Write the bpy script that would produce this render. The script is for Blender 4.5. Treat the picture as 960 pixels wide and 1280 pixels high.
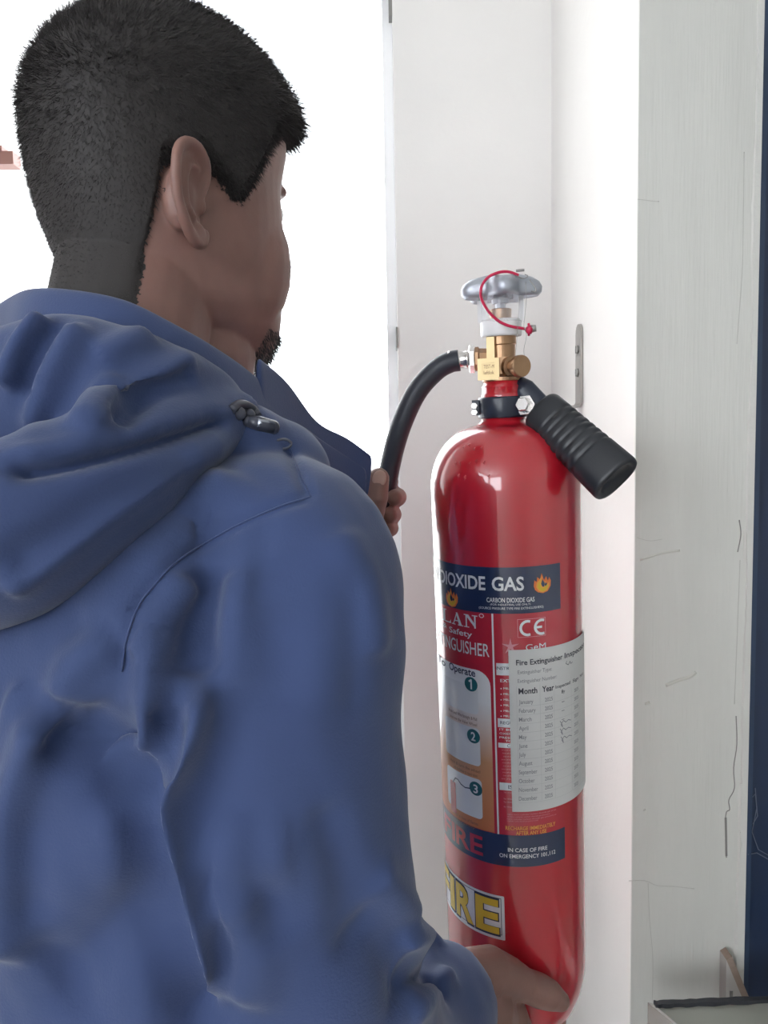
import bpy, bmesh, math, random
import numpy as np
from mathutils import Vector, Matrix
from mathutils.bvhtree import BVHTree
random.seed(7); rng = np.random.default_rng(7)
for o in list(bpy.data.objects): bpy.data.objects.remove(o)
S = bpy.context.scene; C = S.collection

# ------------------------------------------------------------------ camera
F = 924.0                                   # focal length in pixels of a 960x1280 frame
CAM = Vector((0, 0, 1.40))
dn = Vector((210, 11700, F)).normalized()   # world "down" seen in camera axes (x right, y down, z forward)
fwd = Vector((0, 0, 1)); fwd = (fwd - dn * fwd.dot(dn)).normalized()     # world +Y
rgt = dn.cross(fwd)                                                     # world +X
def cam2world(v): return Vector((v.dot(rgt), v.dot(fwd), -v.dot(dn)))
cx_, cy_, cz_ = (cam2world(Vector(a)) for a in ((1,0,0),(0,-1,0),(0,0,-1)))
cd = bpy.data.cameras.new('camera'); cam = bpy.data.objects.new('camera', cd); C.objects.link(cam)
cam.matrix_world = Matrix(((cx_.x,cy_.x,cz_.x,CAM.x),(cx_.y,cy_.y,cz_.y,CAM.y),(cx_.z,cy_.z,cz_.z,CAM.z),(0,0,0,1)))
cd.sensor_fit = 'VERTICAL'; cd.sensor_height = 36; cd.lens = 36*F/1280; cd.clip_start = 0.02
S.camera = cam
def ray(px, py): return cam2world(Vector(((px-480)/F, (py-640)/F, 1)))
def P(px, py, Y):
    r = ray(px, py); return CAM + r*(Y/r.y)

# ------------------------------------------------------------------ light
W = bpy.data.worlds.new('world'); S.world = W; W.use_nodes = True
bg = W.node_tree.nodes['Background']
bg.inputs[0].default_value = (0.90, 0.95, 1.0, 1); bg.inputs[1].default_value = 7.0
S.view_settings.view_transform = 'Standard'; S.view_settings.look = 'None'
S.view_settings.exposure = 0.15; S.view_settings.gamma = 1.0; S.view_settings.use_curve_mapping = False

# ------------------------------------------------------------------ materials
def mat(name, col, rough=0.5, metal=0.0, var=0.0, vscale=8.0, vstretch=(1,1,1), bump=0.0, bscale=60.0, bstretch=(1,1,1),
        coat=0.0, coat_ior=1.5, sss=0.0, sheen=0.0, col2=None, spec=0.5, bdist=0.002, alpha=1.0, trans=0.0, coat_r=0.08):
    m = bpy.data.materials.new(name); m.use_nodes = True; nt = m.node_tree; N = nt.nodes; b = N['Principled BSDF']
    c = tuple(col)+(1,)
    b.inputs['Base Color'].default_value = c; b.inputs['Roughness'].default_value = rough; b.inputs['Metallic'].default_value = metal
    b.inputs['Specular IOR Level'].default_value = spec
    b.inputs['Coat Weight'].default_value = coat; b.inputs['Coat Roughness'].default_value = coat_r
    b.inputs['Coat IOR'].default_value = coat_ior; b.inputs['Alpha'].default_value = alpha; b.inputs['Transmission Weight'].default_value = trans
    if sss:
        b.inputs['Subsurface Weight'].default_value = sss; b.inputs['Subsurface Radius'].default_value = (1, .35, .2); b.inputs['Subsurface Scale'].default_value = .006
    if sheen:
        b.inputs['Sheen Weight'].default_value = sheen; b.inputs['Sheen Roughness'].default_value = .5
    tc = N.new('ShaderNodeTexCoord')
    def noise(scale, stretch, detail=5):
        mp = N.new('ShaderNodeMapping'); mp.inputs['Scale'].default_value = stretch
        n = N.new('ShaderNodeTexNoise'); n.inputs['Scale'].default_value = scale; n.inputs['Detail'].default_value = detail
        nt.links.new(tc.outputs['Object'], mp.inputs[0]); nt.links.new(mp.outputs[0], n.inputs['Vector']); return n
    if var:
        n = noise(vscale, vstretch); rp = N.new('ShaderNodeValToRGB')
        c2 = tuple(col2) if col2 else tuple(x*(1-var) for x in col)
        rp.color_ramp.elements[0].position = .35; rp.color_ramp.elements[0].color = c2+(1,)
        rp.color_ramp.elements[1].position = .65; rp.color_ramp.elements[1].color = c
        nt.links.new(n.outputs[0], rp.inputs[0]); nt.links.new(rp.outputs[0], b.inputs['Base Color'])
    if bump:
        n = noise(bscale, bstretch); bp = N.new('ShaderNodeBump'); bp.inputs['Strength'].default_value = bump; bp.inputs['Distance'].default_value = bdist
        nt.links.new(n.outputs[0], bp.inputs['Height']); nt.links.new(bp.outputs[0], b.inputs['Normal'])
    return m
M = {}
M['wall_white'] = mat('cream_wall_paint', (.84,.815,.79), .62, var=.04, vscale=5, bump=.15, bscale=90)
M['wall_shaded'] = mat('cream_wall_paint_shaded', (.64,.635,.60), .55, var=.07, vscale=6, vstretch=(3,3,.35), bump=.25, bscale=60, bstretch=(6,6,.3))  # cream paint darkened, part of the front wall's shade put into the colour
M['ceiling'] = mat('ceiling_paint', (.8,.8,.78), .8)
M['floor'] = mat('floor_tile_grey', (.42,.40,.38), .35, var=.15, vscale=4)
M['outside'] = mat('pale_concrete', (.40,.40,.38), .9, var=.1)
M['navy'] = mat('navy_door_paint', (.018,.034,.082), .38, var=.25, vscale=9, vstretch=(4,4,.5), bump=.12, bscale=40)
M['navy2'] = mat('navy_frame_paint', (.03,.055,.11), .4, var=.2, vscale=9, vstretch=(4,4,.5))
M['crack'] = mat('crack_dark', (.24,.23,.22), .9)
M['crackl'] = mat('crack_light', (.50,.49,.46), .9)
M['smudge'] = mat('smudge_brown', (.61,.60,.555), .9)
M['plaster'] = mat('broken_plaster', (.62,.61,.58), .9, bump=.5, bscale=120)
M['scratch'] = mat('scratch_grey', (.13,.15,.2), .6)
M['white_paint'] = mat('white_frame_paint', (.85,.85,.86), .4)
M['red'] = mat('extinguisher_red_enamel', (.50,.008,.022), .32, coat=1, coat_ior=1.75, coat_r=.06, bump=.03, bscale=25)
M['label_red'] = mat('label_red_print', (.50,.012,.035), .35, coat=1, coat_ior=1.75)
M['label_navy'] = mat('label_navy_print', (.006,.020,.075), .35, coat=1, coat_ior=1.75)
M['label_white'] = mat('label_white_print', (.78,.80,.84), .35, coat=1, coat_ior=1.75)
M['label_teal'] = mat('label_teal_print', (.005,.12,.14), .35, coat=1, coat_ior=1.75)
M['label_dark'] = mat('label_dark_ink', (.02,.03,.08), .5)
M['label_brown'] = mat('label_brown_ink', (.22,.10,.06), .5)
M['label_yellow'] = mat('label_yellow_print', (.75,.52,.04), .35, coat=.5)
M['label_gold'] = mat('label_gold_print', (.85,.42,.08), .4)
M['label_orange'] = mat('label_orange_print', (.80,.20,.05), .4)
M['label_pink'] = mat('label_pale_print', (.72,.30,.36), .5)
M['paper'] = mat('inspection_paper', (.66,.655,.65), .7, var=.04, vscale=30)
M['ink'] = mat('black_ink', (.05,.05,.07), .7)
M['ink_soft'] = mat('grey_ink', (.24,.24,.27), .7)
M['ink_line'] = mat('table_rule_ink', (.50,.50,.51), .7)
M['brass'] = mat('brass', (.44,.27,.16), .38, metal=.9, var=.15, vscale=60)
M['brass_light'] = mat('bright_brass', (.66,.51,.29), .35, metal=.75)
M['nickel'] = mat('nickel', (.75,.72,.70), .25, metal=.9)
M['alu'] = mat('cast_aluminium', (.48,.50,.56), .45, metal=.7, bump=.2, bscale=200)
M['plastic_white'] = mat('white_plastic', (.80,.79,.80), .4)
M['film'] = mat('clear_shrink_film', (.92,.92,.95), .15, trans=.0, alpha=.22)
M['red_tie'] = mat('red_plastic_tie', (.60,.02,.08), .35)
M['wire'] = mat('steel_wire', (.35,.34,.33), .35, metal=.9)
M['rubber'] = mat('black_hose_rubber', (.028,.032,.045), .45, bump=.15, bscale=160)
M['grip'] = mat('black_grip_plastic', (.022,.024,.030), .36, bump=.08, bscale=120)
M['black_steel'] = mat('black_clamp_steel', (.02,.026,.045), .3)
M['steel'] = mat('zinc_steel', (.42,.41,.39), .38, metal=.85)
M['screw'] = mat('screw_steel', (.28,.27,.26), .4, metal=.9)
M['skin'] = mat('skin', (.27,.145,.12), .48, var=.12, vscale=40, bump=.10, bscale=350, sss=.12, bdist=.001)
M['nail'] = mat('finger_nail', (.52,.32,.27), .3)
M['eye'] = mat('eye_white', (.75,.72,.7), .2)
M['iris'] = mat('eye_iris', (.03,.015,.01), .15)
M['hair'] = mat('short_dark_hair', (.040,.036,.036), .6, spec=.3)
M['jacket'] = mat('blue_cotton_jacket', (.036,.062,.168), .85, var=.10, vscale=12, bump=.35, bscale=700, sheen=.25, bdist=.0006)
M['jacket_dark'] = mat('navy_jacket_trim', (.035,.055,.15), .8, bump=.3, bscale=300, bdist=.001)
M['seam'] = mat('jacket_seam_thread', (.055,.08,.19), .9)
M['toggle'] = mat('toggle_dark_plastic', (.06,.065,.09), .3)
M['toggle_metal'] = mat('toggle_metal', (.35,.37,.42), .3, metal=.9)
M['trouser'] = mat('dark_trousers', (.03,.035,.05), .9, bump=.2, bscale=300)
M['shoe'] = mat('black_shoe', (.02,.02,.022), .4)
M['wood'] = mat('raw_wood_edge', (.36,.27,.22), .8, var=.2, vscale=20, vstretch=(1,1,6))
M['wood_white'] = mat('painted_wood', (.52,.49,.47), .7, var=.08)
M['table_top'] = mat('grey_green_laminate', (.28,.285,.25), .35, var=.08, vscale=6)
M['black_edge'] = mat('black_edge_band', (.02,.022,.028), .5, bump=.4, bscale=80)
M['brown_wood'] = mat('red_brown_wood', (.30,.13,.10), .5)

# ------------------------------------------------------------------ mesh helpers
def mesh_obj(name, verts, faces, m, parent=None, smooth=True):
    me = bpy.data.meshes.new(name); me.from_pydata([tuple(v) for v in verts], [], [tuple(f) for f in faces]); me.validate(); me.update()
    return link(name, me, m, parent, smooth)
def link(name, me, m, parent=None, smooth=True):
    me.name = name
    o = bpy.data.objects.new(name, me); C.objects.link(o)
    ms = m if isinstance(m, (list, tuple)) else [m]
    me.materials.clear()
    for k in ms: me.materials.append(k)
    if smooth: me.polygons.foreach_set('use_smooth', [True]*len(me.polygons))
    if parent: o.parent = parent
    return o
def empty(name, mw=None):
    o = bpy.data.objects.new(name, None); C.objects.link(o); o.empty_display_size = .05
    if mw is not None: o.matrix_world = mw
    return o
def tag(o, label=None, cat=None, group=None, kind=None):
    if label: o['label'] = label
    if cat: o['category'] = cat
    if group: o['group'] = group
    if kind: o['kind'] = kind
    return o
class G:                                    # geometry collector
    def __init__(s): s.v = []; s.f = []
    def add(s, v, f):
        n = len(s.v); s.v += [tuple(p) for p in v]; s.f += [tuple(i+n for i in q) for q in f]; return s
    def box(s, lo, hi, T=None):
        v = [Vector((x,y,z)) for x in (lo[0],hi[0]) for y in (lo[1],hi[1]) for z in (lo[2],hi[2])]
        if T is not None: v = [T @ p for p in v]
        return s.add(v, [(0,1,3,2),(4,6,7,5),(0,4,5,1),(2,3,7,6),(0,2,6,4),(1,5,7,3)])
    def rings(s, rings, cap0=True, cap1=True):
        n = len(rings[0]); v = [p for r in rings for p in r]; f = []
        for i in range(len(rings)-1):
            for j in range(n):
                k = (j+1) % n; f.append((i*n+j, i*n+k, (i+1)*n+k, (i+1)*n+j))
        if cap0: f.append(tuple(range(n))[::-1])
        if cap1: f.append(tuple((len(rings)-1)*n+j for j in range(n)))
        return s.add(v, f)
    def lathe(s, prof, n=32, T=None, sq=None):
        rs = []
        for r, z in prof:
            ring = []
            for j in range(n):
                a = 2*math.pi*j/n; p = Vector((r*math.cos(a), r*math.sin(a), z)); ring.append(T @ p if T is not None else p)
            rs.append(ring)
        return s.rings(rs)
    def tube(s, path, rad, n=12, flat=1.0, up=None, taper_ends=False):
        path = [Vector(p) for p in path]
        if not isinstance(rad, (list, tuple)): rad = [rad]*len(path)
        rs = []; nrm = None
        for i, p in enumerate(path):
            t = (path[min(i+1, len(path)-1)] - path[max(i-1, 0)]).normalized()
            if nrm is None:
                a = Vector(up) if up is not None else (Vector((0,0,1)) if abs(t.z) < .9 else Vector((1,0,0)))
                nrm = (a - t*a.dot(t)).normalized()
            else:
                nrm = (nrm - t*nrm.dot(t)).normalized()
            b = t.cross(nrm); r = rad[i]
            r1, r2 = (r if isinstance(r, (tuple, list)) else (r*flat, r))
            rs.append([p + nrm*(r1*math.cos(2*math.pi*j/n)) + b*(r2*math.sin(2*math.pi*j/n)) for j in range(n)])
        return s.rings(rs)
    def ball(s, c, r, n=12, T=None):
        c = Vector(c); r = (r, r, r) if not isinstance(r, (tuple, list)) else r
        v = []; m = n//2; f = []
        for i in range(m+1):
            ph = math.pi*i/m
            for j in range(n):
                th = 2*math.pi*j/n
                p = Vector((r[0]*math.sin(ph)*math.cos(th), r[1]*math.sin(ph)*math.sin(th), r[2]*math.cos(ph)))
                v.append(c + (T @ p if T is not None else p))
        for i in range(m):
            for j in range(n):
                k = (j+1) % n; f.append((i*n+j, (i+1)*n+j, (i+1)*n+k, i*n+k))
        return s.add(v, f)
    def capsule(s, path, rad, n=14):
        path = [Vector(p) for p in path]
        s.tube(path, rad, n)
        for p, r in ((path[0], rad[0]), (path[-1], rad[-1])): s.ball(p, r*.995, n)
        return s
    def mesh(s, name='tmp'):
        me = bpy.data.meshes.new(name); me.from_pydata(s.v, [], s.f); me.validate(); me.update(); return me
    def build(s, name, m, parent=None, smooth=True, T=None):
        if T is not None: s.v = [tuple(T @ Vector(p)) for p in s.v]
        return mesh_obj(name, s.v, s.f, m, parent, smooth)
def spline(pts, per=8):                     # Catmull-Rom through points
    pts = [Vector(p) for p in pts]; out = []
    q = [pts[0]*2-pts[1]] + pts + [pts[-1]*2-pts[-2]]
    for i in range(1, len(q)-2):
        for k in range(per):
            t = k/per; a, b, c, d = q[i-1], q[i], q[i+1], q[i+2]
            out.append(.5*((2*b) + (c-a)*t + (2*a-5*b+4*c-d)*t*t + (3*b-a-3*c+d)*t**3))
    out.append(pts[-1]); return out
def lerp_list(a, n):
    return [float(x) for x in np.interp(np.linspace(0, len(a)-1, n), range(len(a)), a)]
def remesh(me, voxel, smooth=4, fac=.5):
    o = bpy.data.objects.new('tmp', me); C.objects.link(o)
    md = o.modifiers.new('r', 'REMESH'); md.mode = 'VOXEL'; md.voxel_size = voxel
    if smooth:
        sm = o.modifiers.new('s', 'SMOOTH'); sm.iterations = smooth; sm.factor = fac
    dg = bpy.context.evaluated_depsgraph_get(); dg.update()
    r = bpy.data.meshes.new_from_object(o.evaluated_get(dg))
    bpy.data.objects.remove(o); return r
def coords(me):
    a = np.empty(len(me.vertices)*3); me.vertices.foreach_get('co', a); return a.reshape(-1, 3)
def normals(me):
    a = np.empty(len(me.vertices)*3); me.vertices.foreach_get('normal', a); return a.reshape(-1, 3)
def set_coords(me, a): me.vertices.foreach_set('co', np.ascontiguousarray(a).ravel()); me.update()
def seg_dist(v, pts):                       # distance of vertices to a polyline, and the arc position 0..1
    best = np.full(len(v), 1e9); par = np.zeros(len(v)); n = len(pts)-1
    for i in range(n):
        a = np.array(pts[i]); b = np.array(pts[i+1]); ab = b-a; L = max(ab @ ab, 1e-12)
        t = np.clip(((v-a) @ ab)/L, 0, 1); d = np.linalg.norm(v-(a+t[:, None]*ab), axis=1)
        k = d < best; best[k] = d[k]; par[k] = (i+t[k])/n
    return best, par

# ------------------------------------------------------------------ the room
DX = .3905
PX, PY, BY = .266, .78, 1.17               # recess side wall x, front wall y, back wall y
ZC = 2.75
def struct(name, g, m, smooth=False):
    o = g.build(name, m, smooth=smooth); o['kind'] = 'structure'; return o
fl = struct('floor', G().box((-2.4,-3.2,-.1),(1.9,BY+.12,0)), M['floor'])
cl = struct('ceiling', G().box((-2.4,-3.2,ZC),(1.9,BY+.12,ZC+.1)), M['ceiling'])
JX = .0262                                  # right jamb of the opening
wb = G().box((JX,BY,0),(PX,BY+.12,ZC)).box((-2.4,BY,0),(-.95,BY+.12,ZC)).box((-.95,BY,2.2),(JX,BY+.12,ZC)).box((-.95,BY,0),(JX,BY+.12,.90))
wall_back = struct('wall_back', wb, M['wall_white'])
wall_recess = struct('wall_recess', G().box((PX,PY+.003,0),(DX,BY+.12,ZC)), M['wall_white'])
wf = struct('wall_front', G().box((PX,PY,0),(DX,PY+.003,ZC)), M['wall_shaded'])
wf2 = struct('wall_right', G().box((1.35,PY,0),(1.9,PY+.1,ZC)).box((DX,PY,2.3),(1.35,PY+.1,ZC)), M['wall_shaded'])
struct('wall_side', G().box((1.8,-3.2,0),(1.9,PY,ZC)), M['wall_shaded'])
struct('wall_left', G().box((-2.4,-3.2,0),(-2.3,-2.95,ZC)).box((-2.4,-1.2,0),(-2.3,BY,ZC)).box((-2.4,-2.95,0),(-2.3,-1.2,1.0)).box((-2.4,-2.95,2.6),(-2.3,-1.2,ZC)), M['wall_white'])
struct('wall_rear', G().box((-2.4,-3.2,0),(1.9,-3.1,1.0)).box((-2.4,-3.2,2.5),(1.9,-3.1,ZC)).box((-2.4,-3.2,1),(-2.2,-3.1,2.5)).box((-.9,-3.2,1),(1.9,-3.1,2.5)), M['wall_white'])
struct('added_shade_wall', G().box((-1.07,BY+.12,-.5),(-.95,BY+1.5,3.2)), M['wall_white'])  # added outside wall, cuts the sky light reaching the recess wall
struct('ground_outside', G().box((-12,BY+.2,-.6),(12,20,-.5)), M['outside'])
# window opening: reveal frame, hinges, latch
win = empty('window_1', Matrix.Translation((JX,BY,.90))); win['kind'] = 'structure'
def wpart(name, g, m, smooth=False): return g.build(name, m, win, smooth, T=Matrix.Translation((-JX,-BY,-.90)))
wpart('window_frame', G().box((JX-.016,BY+.03,.90),(JX-.0003,BY+.085,2.2)).box((-.95,BY+.03,2.16),(JX-.016,BY+.085,2.2)).box((-.95,BY+.03,.90),(JX-.016,BY+.085,.93)), M['white_paint'])
p = P(488,0,BY+.02)
wpart('hinge', G().box((p.x-.003,BY+.012,p.z-.028),(p.x+.003,BY+.03,p.z+.09)), M['screw'])
p = P(496,422,BY-.002)
wpart('hinge', G().box((p.x-.0012,BY-.004,p.z-.016),(p.x+.0012,BY+.03,p.z+.016)), M['screw'])
p0 = P(-40,199,BY+.05); p1 = P(24,202,BY+.05)
lb = G().box((p0.x-.06,BY+.03,p1.z-.011),(p1.x,BY+.055,p1.z+.009)).box((p0.x-.06,BY+.028,p1.z+.009),(p1.x-.016,BY+.055,p1.z+.017))
wpart('wooden_stay', lb, M['brown_wood'])
# navy door with frame, right of the narrow wall
door = empty('door_1', Matrix.Translation((DX,PY,0))); door['kind'] = 'structure'
def dpart(name, g, m, smooth=False): return g.build(name, m, door, smooth, T=Matrix.Translation((-DX,-PY,0)))
dpart('door_frame', G().box((DX,PY+.004,0),(DX+.0085,PY+.06,2.3)).box((1.33,PY+.004,0),(1.35,PY+.06,2.3)).box((DX+.0085,PY+.004,2.27),(1.33,PY+.06,2.3)), M['navy2'])
dpart('door_panel', G().box((DX+.0085,PY+.014,.01),(1.33,PY+.05,2.27)), M['navy'])
for a in ([(944,985),(946,1010),(940,1040),(948,1062),(962,1070)], [(935,1068),(946,1066),(960,1074)], [(931,880),(934,905)], [(938,1000),(944,992),(947,1020),(941,1030)]):
    g = G(); g.tube([P(x,y,PY+.0138 if x > 935 else PY+.0038) for x,y in a], .0005, 6); dpart('scratch', g, M['scratch'])
def crack(pts, w, m, Y=PY, name='crack', parent=wf):
    g = G(); g.tube(spline([P(x,y,Y) for x,y in pts], 4), [(.0001 if name == 'smudge' else .0003, w)]*(4*(len(pts)-1)+1), 6, up=(0,1,0)); g.build(name, m, parent)
crack([(786,1101),(806,1101),(822,1107),(842,1108),(868,1111)], .0004, M['crackl'])
crack([(810,1104),(812,1150),(816,1200),(815,1262)], .0003, M['crackl'])
crack([(796,672),(812,676),(828,674)], .0003, M['crackl'])
crack([(797,249),(812,251),(824,252)], .0004, M['crackl'])
crack([(832,857),(846,851),(862,846),(870,840)], .0022, M['smudge'], name='smudge')
crack([(800,700),(825,692),(850,688)], .0015, M['smudge'], name='smudge')
crack([(806,880),(812,878)], .0018, M['smudge'], name='smudge')
crack([(804,1013),(807,1012)], .001, M['crackl'], name='smudge')
crack([(930,190),(929,260),(928,330),(924,390),(921,430)], .0004, M['crackl'])
crack([(920,895),(921,930),(917,960),(918,985),(911,1000),(912,1012),(907,1020),(908,1072)], .0006, M['crack'])
crack([(907,1022),(908,1070)], .0014, M['crack'])
crack([(924,650),(926,668),(922,690)], .0007, M['crack'])
crack([(925,700),(922,780),(918,880)], .0004, M['crackl'])
# broken plaster lip along the door frame
zs = np.linspace(.78, 2.1, 150); g = G(); rs = []
for i, z in enumerate(zs):
    w = .0022 + .0011*math.sin(i*.21) + .0012*random.random() + (.004 if .98 < z < 1.03 else 0) + (.003 if z < .95 else 0)
    rs.append([(DX-.004-w,PY-.0002,z),(DX-.004-w*.6,PY-.0016,z),(DX+.0003,PY-.0018,z),(DX+.0003,PY+.003,z)])
g.rings(rs); g.build('plaster_edge', M['plaster'], wf, False)
for z0, h in ((.93,.05),(1.0,.035),(1.28,.03)):
    gg = G(); rs = []
    for k in range(8):
        t = k/7; rs.append([(DX-.0085-.001*random.random(),PY-.0004,z0+h*t),(DX-.007,PY-.0022,z0+h*t),(DX-.0055+.0015*random.random(),PY-.0004,z0+h*t)])
    gg.rings(rs); gg.build('plaster_chip', M['plaster'], wf, False)
# small chip marks in recess and back wall
for px, py, Y in ((774,907,.86),(515,645,BY)):
    pass

# ------------------------------------------------------------------ wall bracket (two screws) on the recess wall
bt = P(726,405,1.0); k = PX/bt.x; YB = k*1.0
pt = P(726,405,YB); pb = P(726,507,YB)
br = empty('wall_bracket', Matrix.Translation((PX, pb.y, pb.z)))
tag(br, 'bare steel wall bracket strip fixed to the cream wall with two screws', 'bracket')
H = pt.z-pb.z; hw = .0125
rs = []
for i in range(9):
    a = math.pi*i/8; rs.append((-.0, hw*math.cos(a), H-hw+hw*math.sin(a)))
outline = [(0,hw,.006)] + rs + [(0,-hw,.006)]
v = [(-.0038,y,z) for _,y,z in outline] + [(-.0003,y,z) for _,y,z in outline]; n = len(outline)
g = G().add(v, [tuple(range(n))[::-1], tuple(range(n,2*n))] + [(i,(i+1)%n,n+(i+1)%n,n+i) for i in range(n)])
pl = g.build('plate', M['steel'], br, False)
rs = []
for i in range(9):
    a = math.pi/2*i/8; R0, R1 = .0065, .010
    rs.append([(-.0003-.0097+ .0097*math.cos(a)-0, y, .006-.0097*math.sin(a)+.0) for y in (hw,-hw)] + [(-.0038-.0062+.0062*math.cos(a), y, .006-.0062*math.sin(a)) for y in (-hw,hw)])
rs.append([(-.045, y, .006-.0097) for y in (hw,-hw)] + [(-.045, y, .006-.0062) for y in (-hw,hw)])
G().rings(rs).build('hook_arm', M['steel'], br, False)
for py in (437, 466):
    q = P(726,py,YB); z = q.z-pb.z; T = Matrix.Translation((-.0038,0,z)) @ Matrix.Rotation(-math.pi/2,4,'Y')
    s_ = G().lathe([(.0001,.0032),(.003,.003),(.0052,.0014),(.0058,0)], 20, T).build('screw', M['screw'], br)
    G().box((-.0047,-.0006,.0026),(.0047,.0006,.0034), T).build('screw_slot', M['crack'], s_, False)

# ------------------------------------------------------------------ desk corner and wooden wedge at lower right
zt = P(880,1257,.70).z
def onz(px, py, z):
    r = ray(px, py); return CAM + r*((z-CAM.z)/r.z)
a, b, c = onz(815,1256,zt), onz(1000,1248,zt), onz(846,1282,zt)
t0 = Vector((a.x+.01, a.y, 0))
desk = empty('desk', Matrix.Translation((a.x+.3, a.y-.25, 0)))
tag(desk, 'grey laminate desk corner with chipped black edge strip and metal side', 'desk')
Td = desk.matrix_world.inverted()
xr = a.x+.75; dirc = (c-a); far = a + dirc*9
def prism(pts, z0, z1, name, m, parent, T, smooth=False):
    n = len(pts); v = [(p[0],p[1],z0) for p in pts]+[(p[0],p[1],z1) for p in pts]
    return G().add(v, [tuple(range(n))[::-1], tuple(range(n,2*n))]+[(i,(i+1)%n,n+(i+1)%n,n+i) for i in range(n)]).build(name, m, parent, smooth, T)
slope = (b.y-a.y)/(b.x-a.x)
B_ = Vector((xr, a.y+slope*(xr-a.x), 0))
prism([(far.x,far.y),(far.x+.5,far.y),(B_.x,B_.y),(a.x,a.y)], zt-.025, zt, 'desk_top', M['table_top'], desk, Td)
g = G(); rs = []
for i in range(60):
    t = i/59; x = a.x+.002+(B_.x-a.x)*t**1.6; y = a.y+slope*(x-a.x)
    w = .0055+.0008*math.sin(i*1.7); h = .0028+.0012*random.random()
    rs.append([(x,y-w,zt-.002),(x,y-w*.8,zt+h),(x,y+.0015,zt+h),(x,y+.002,zt-.026)])
g.rings(rs).build('edge_band', M['black_edge'], desk, False, Td)
nrm = Vector((dirc.y,-dirc.x,0)).normalized()*.0035
prism([(a.x,a.y),(far.x,far.y),(far.x-abs(nrm.x),far.y),(a.x-.004,a.y+.001)], zt-.026, zt+.002, 'metal_edge', M['nickel'], desk, Td)
for x, y in ((a.x+.30,a.y-.06),(a.x+.69,a.y-.06),(a.x+.32,a.y-.24),(a.x+.69,a.y-.24)):
    G().box((x-.02,y-.02,0),(x+.02,y+.02,zt-.025)).build('leg', M['black_edge'], desk, False, Td)
# wooden wedge
yw = PY-.016
A_, Bb, Cc = P(908,1200,yw), P(934,1262,yw), P(907,1268,yw)
wd = empty('wooden_wedge', Matrix.Translation(Cc)); tag(wd, 'small triangular painted wooden bracket against the wall behind the desk', 'wooden bracket')
Tw = Matrix.Translation(-Cc)
ym = PY-.0005
v = [A_, Bb, Cc] + [Vector((q.x,ym,q.z)) for q in (A_,Bb,Cc)]
G().add(v, [(0,2,1),(3,4,5),(0,3,5,2),(1,2,5,4)]).build('wedge_body', M['wood_white'], wd, False, Tw)
up_ = Vector((.006,0,.004))
v = [A_, Bb, Bb+up_, A_+up_] + [Vector((q.x,ym,q.z)) for q in (A_,Bb,Bb+up_,A_+up_)]
G().add(v, [(0,1,2,3),(7,6,5,4),(0,3,7,4),(3,2,6,7),(2,1,5,6)]).build('sloped_edge', M['wood'], wd, False, Tw)
q = P(914,1243,yw)
G().tube([q+Vector((0,-.0003,.004)), q+Vector((0,-.0003,-.004))], .0018, 8).build('knot_hole', M['crack'], wd, True, Tw)
# bracket post that carries the wedge down to the floor
G().box((Cc.x,yw+.004,0),(Cc.x+.03,ym,Cc.z+.002)).build('wedge_post', M['wood_white'], wd, False, Tw)

# ------------------------------------------------------------------ fire extinguisher
R = .070
At = P(631,600,.70); Ab = P(645,1170,.728)
ez = (At-Ab).normalized(); vd = Vector((At.x,At.y,0)).normalized(); ey = (vd-ez*vd.dot(ez)).normalized(); ex = ey.cross(ez)
ME = Matrix(((ex.x,ey.x,ez.x,At.x),(ex.y,ey.y,ez.y,At.y),(ex.z,ey.z,ez.z,At.z),(0,0,0,1))); MI = ME.inverted()
def L(px, py, yl=0.0):                      # point of the extinguisher's own frame seen at a pixel, at depth yl off the axis
    o = MI @ CAM; d = (MI.to_3x3()) @ ray(px, py); return o + d*((yl-o.y)/d.y)
def T_(px, py):                             # (arc, height) on the cylinder skin seen at a pixel
    o = MI @ CAM; d = MI.to_3x3() @ ray(px, py)
    a = d.x*d.x+d.y*d.y; b = 2*(o.x*d.x+o.y*d.y); c = o.x*o.x+o.y*o.y-R*R; D = max(b*b-4*a*c, 0)
    t = (-b-math.sqrt(D))/(2*a); q = o+d*t; return R*math.atan2(q.x, -q.y), q.z
zb = L(645,1252).z                          # base
ext = empty('fire_extinguisher', ME @ Matrix.Translation((0,0,zb)))
tag(ext, 'red carbon dioxide fire extinguisher with printed label, brass valve and black hose', 'fire extinguisher')
TL = Matrix.Translation((0,0,-zb))
def E(name, g, m, smooth=True, parent=None):
    return g.build(name, m, parent or ext, smooth, TL)
zs0 = L(631,604).z; zn = L(631,524).z
prof = [(.002,zb+.012),(.03,zb+.010),(.040,zb+.003),(.047,zb),(.053,zb+.004),(.0605,zb+.018),(.0665,zb+.036),(.0692,zb+.052),(R,zb+.066)]
for i in range(1,24): prof.append((R, zb+.066+(zs0-zb-.066)*i/24))
prof.append((R,zs0))
hd = zn-zs0
for i in range(1,15):
    a = math.pi/2*i/15; prof.append((.0195+(R-.0195)*math.cos(a)**.92, zs0+hd*.93*math.sin(a)**1.08))
prof += [(.0205,zn-.001),(.0195,zn+.004),(.0195,zn+.03)]
cyl = E('cylinder', G().lathe(prof, 96), M['red'])
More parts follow.
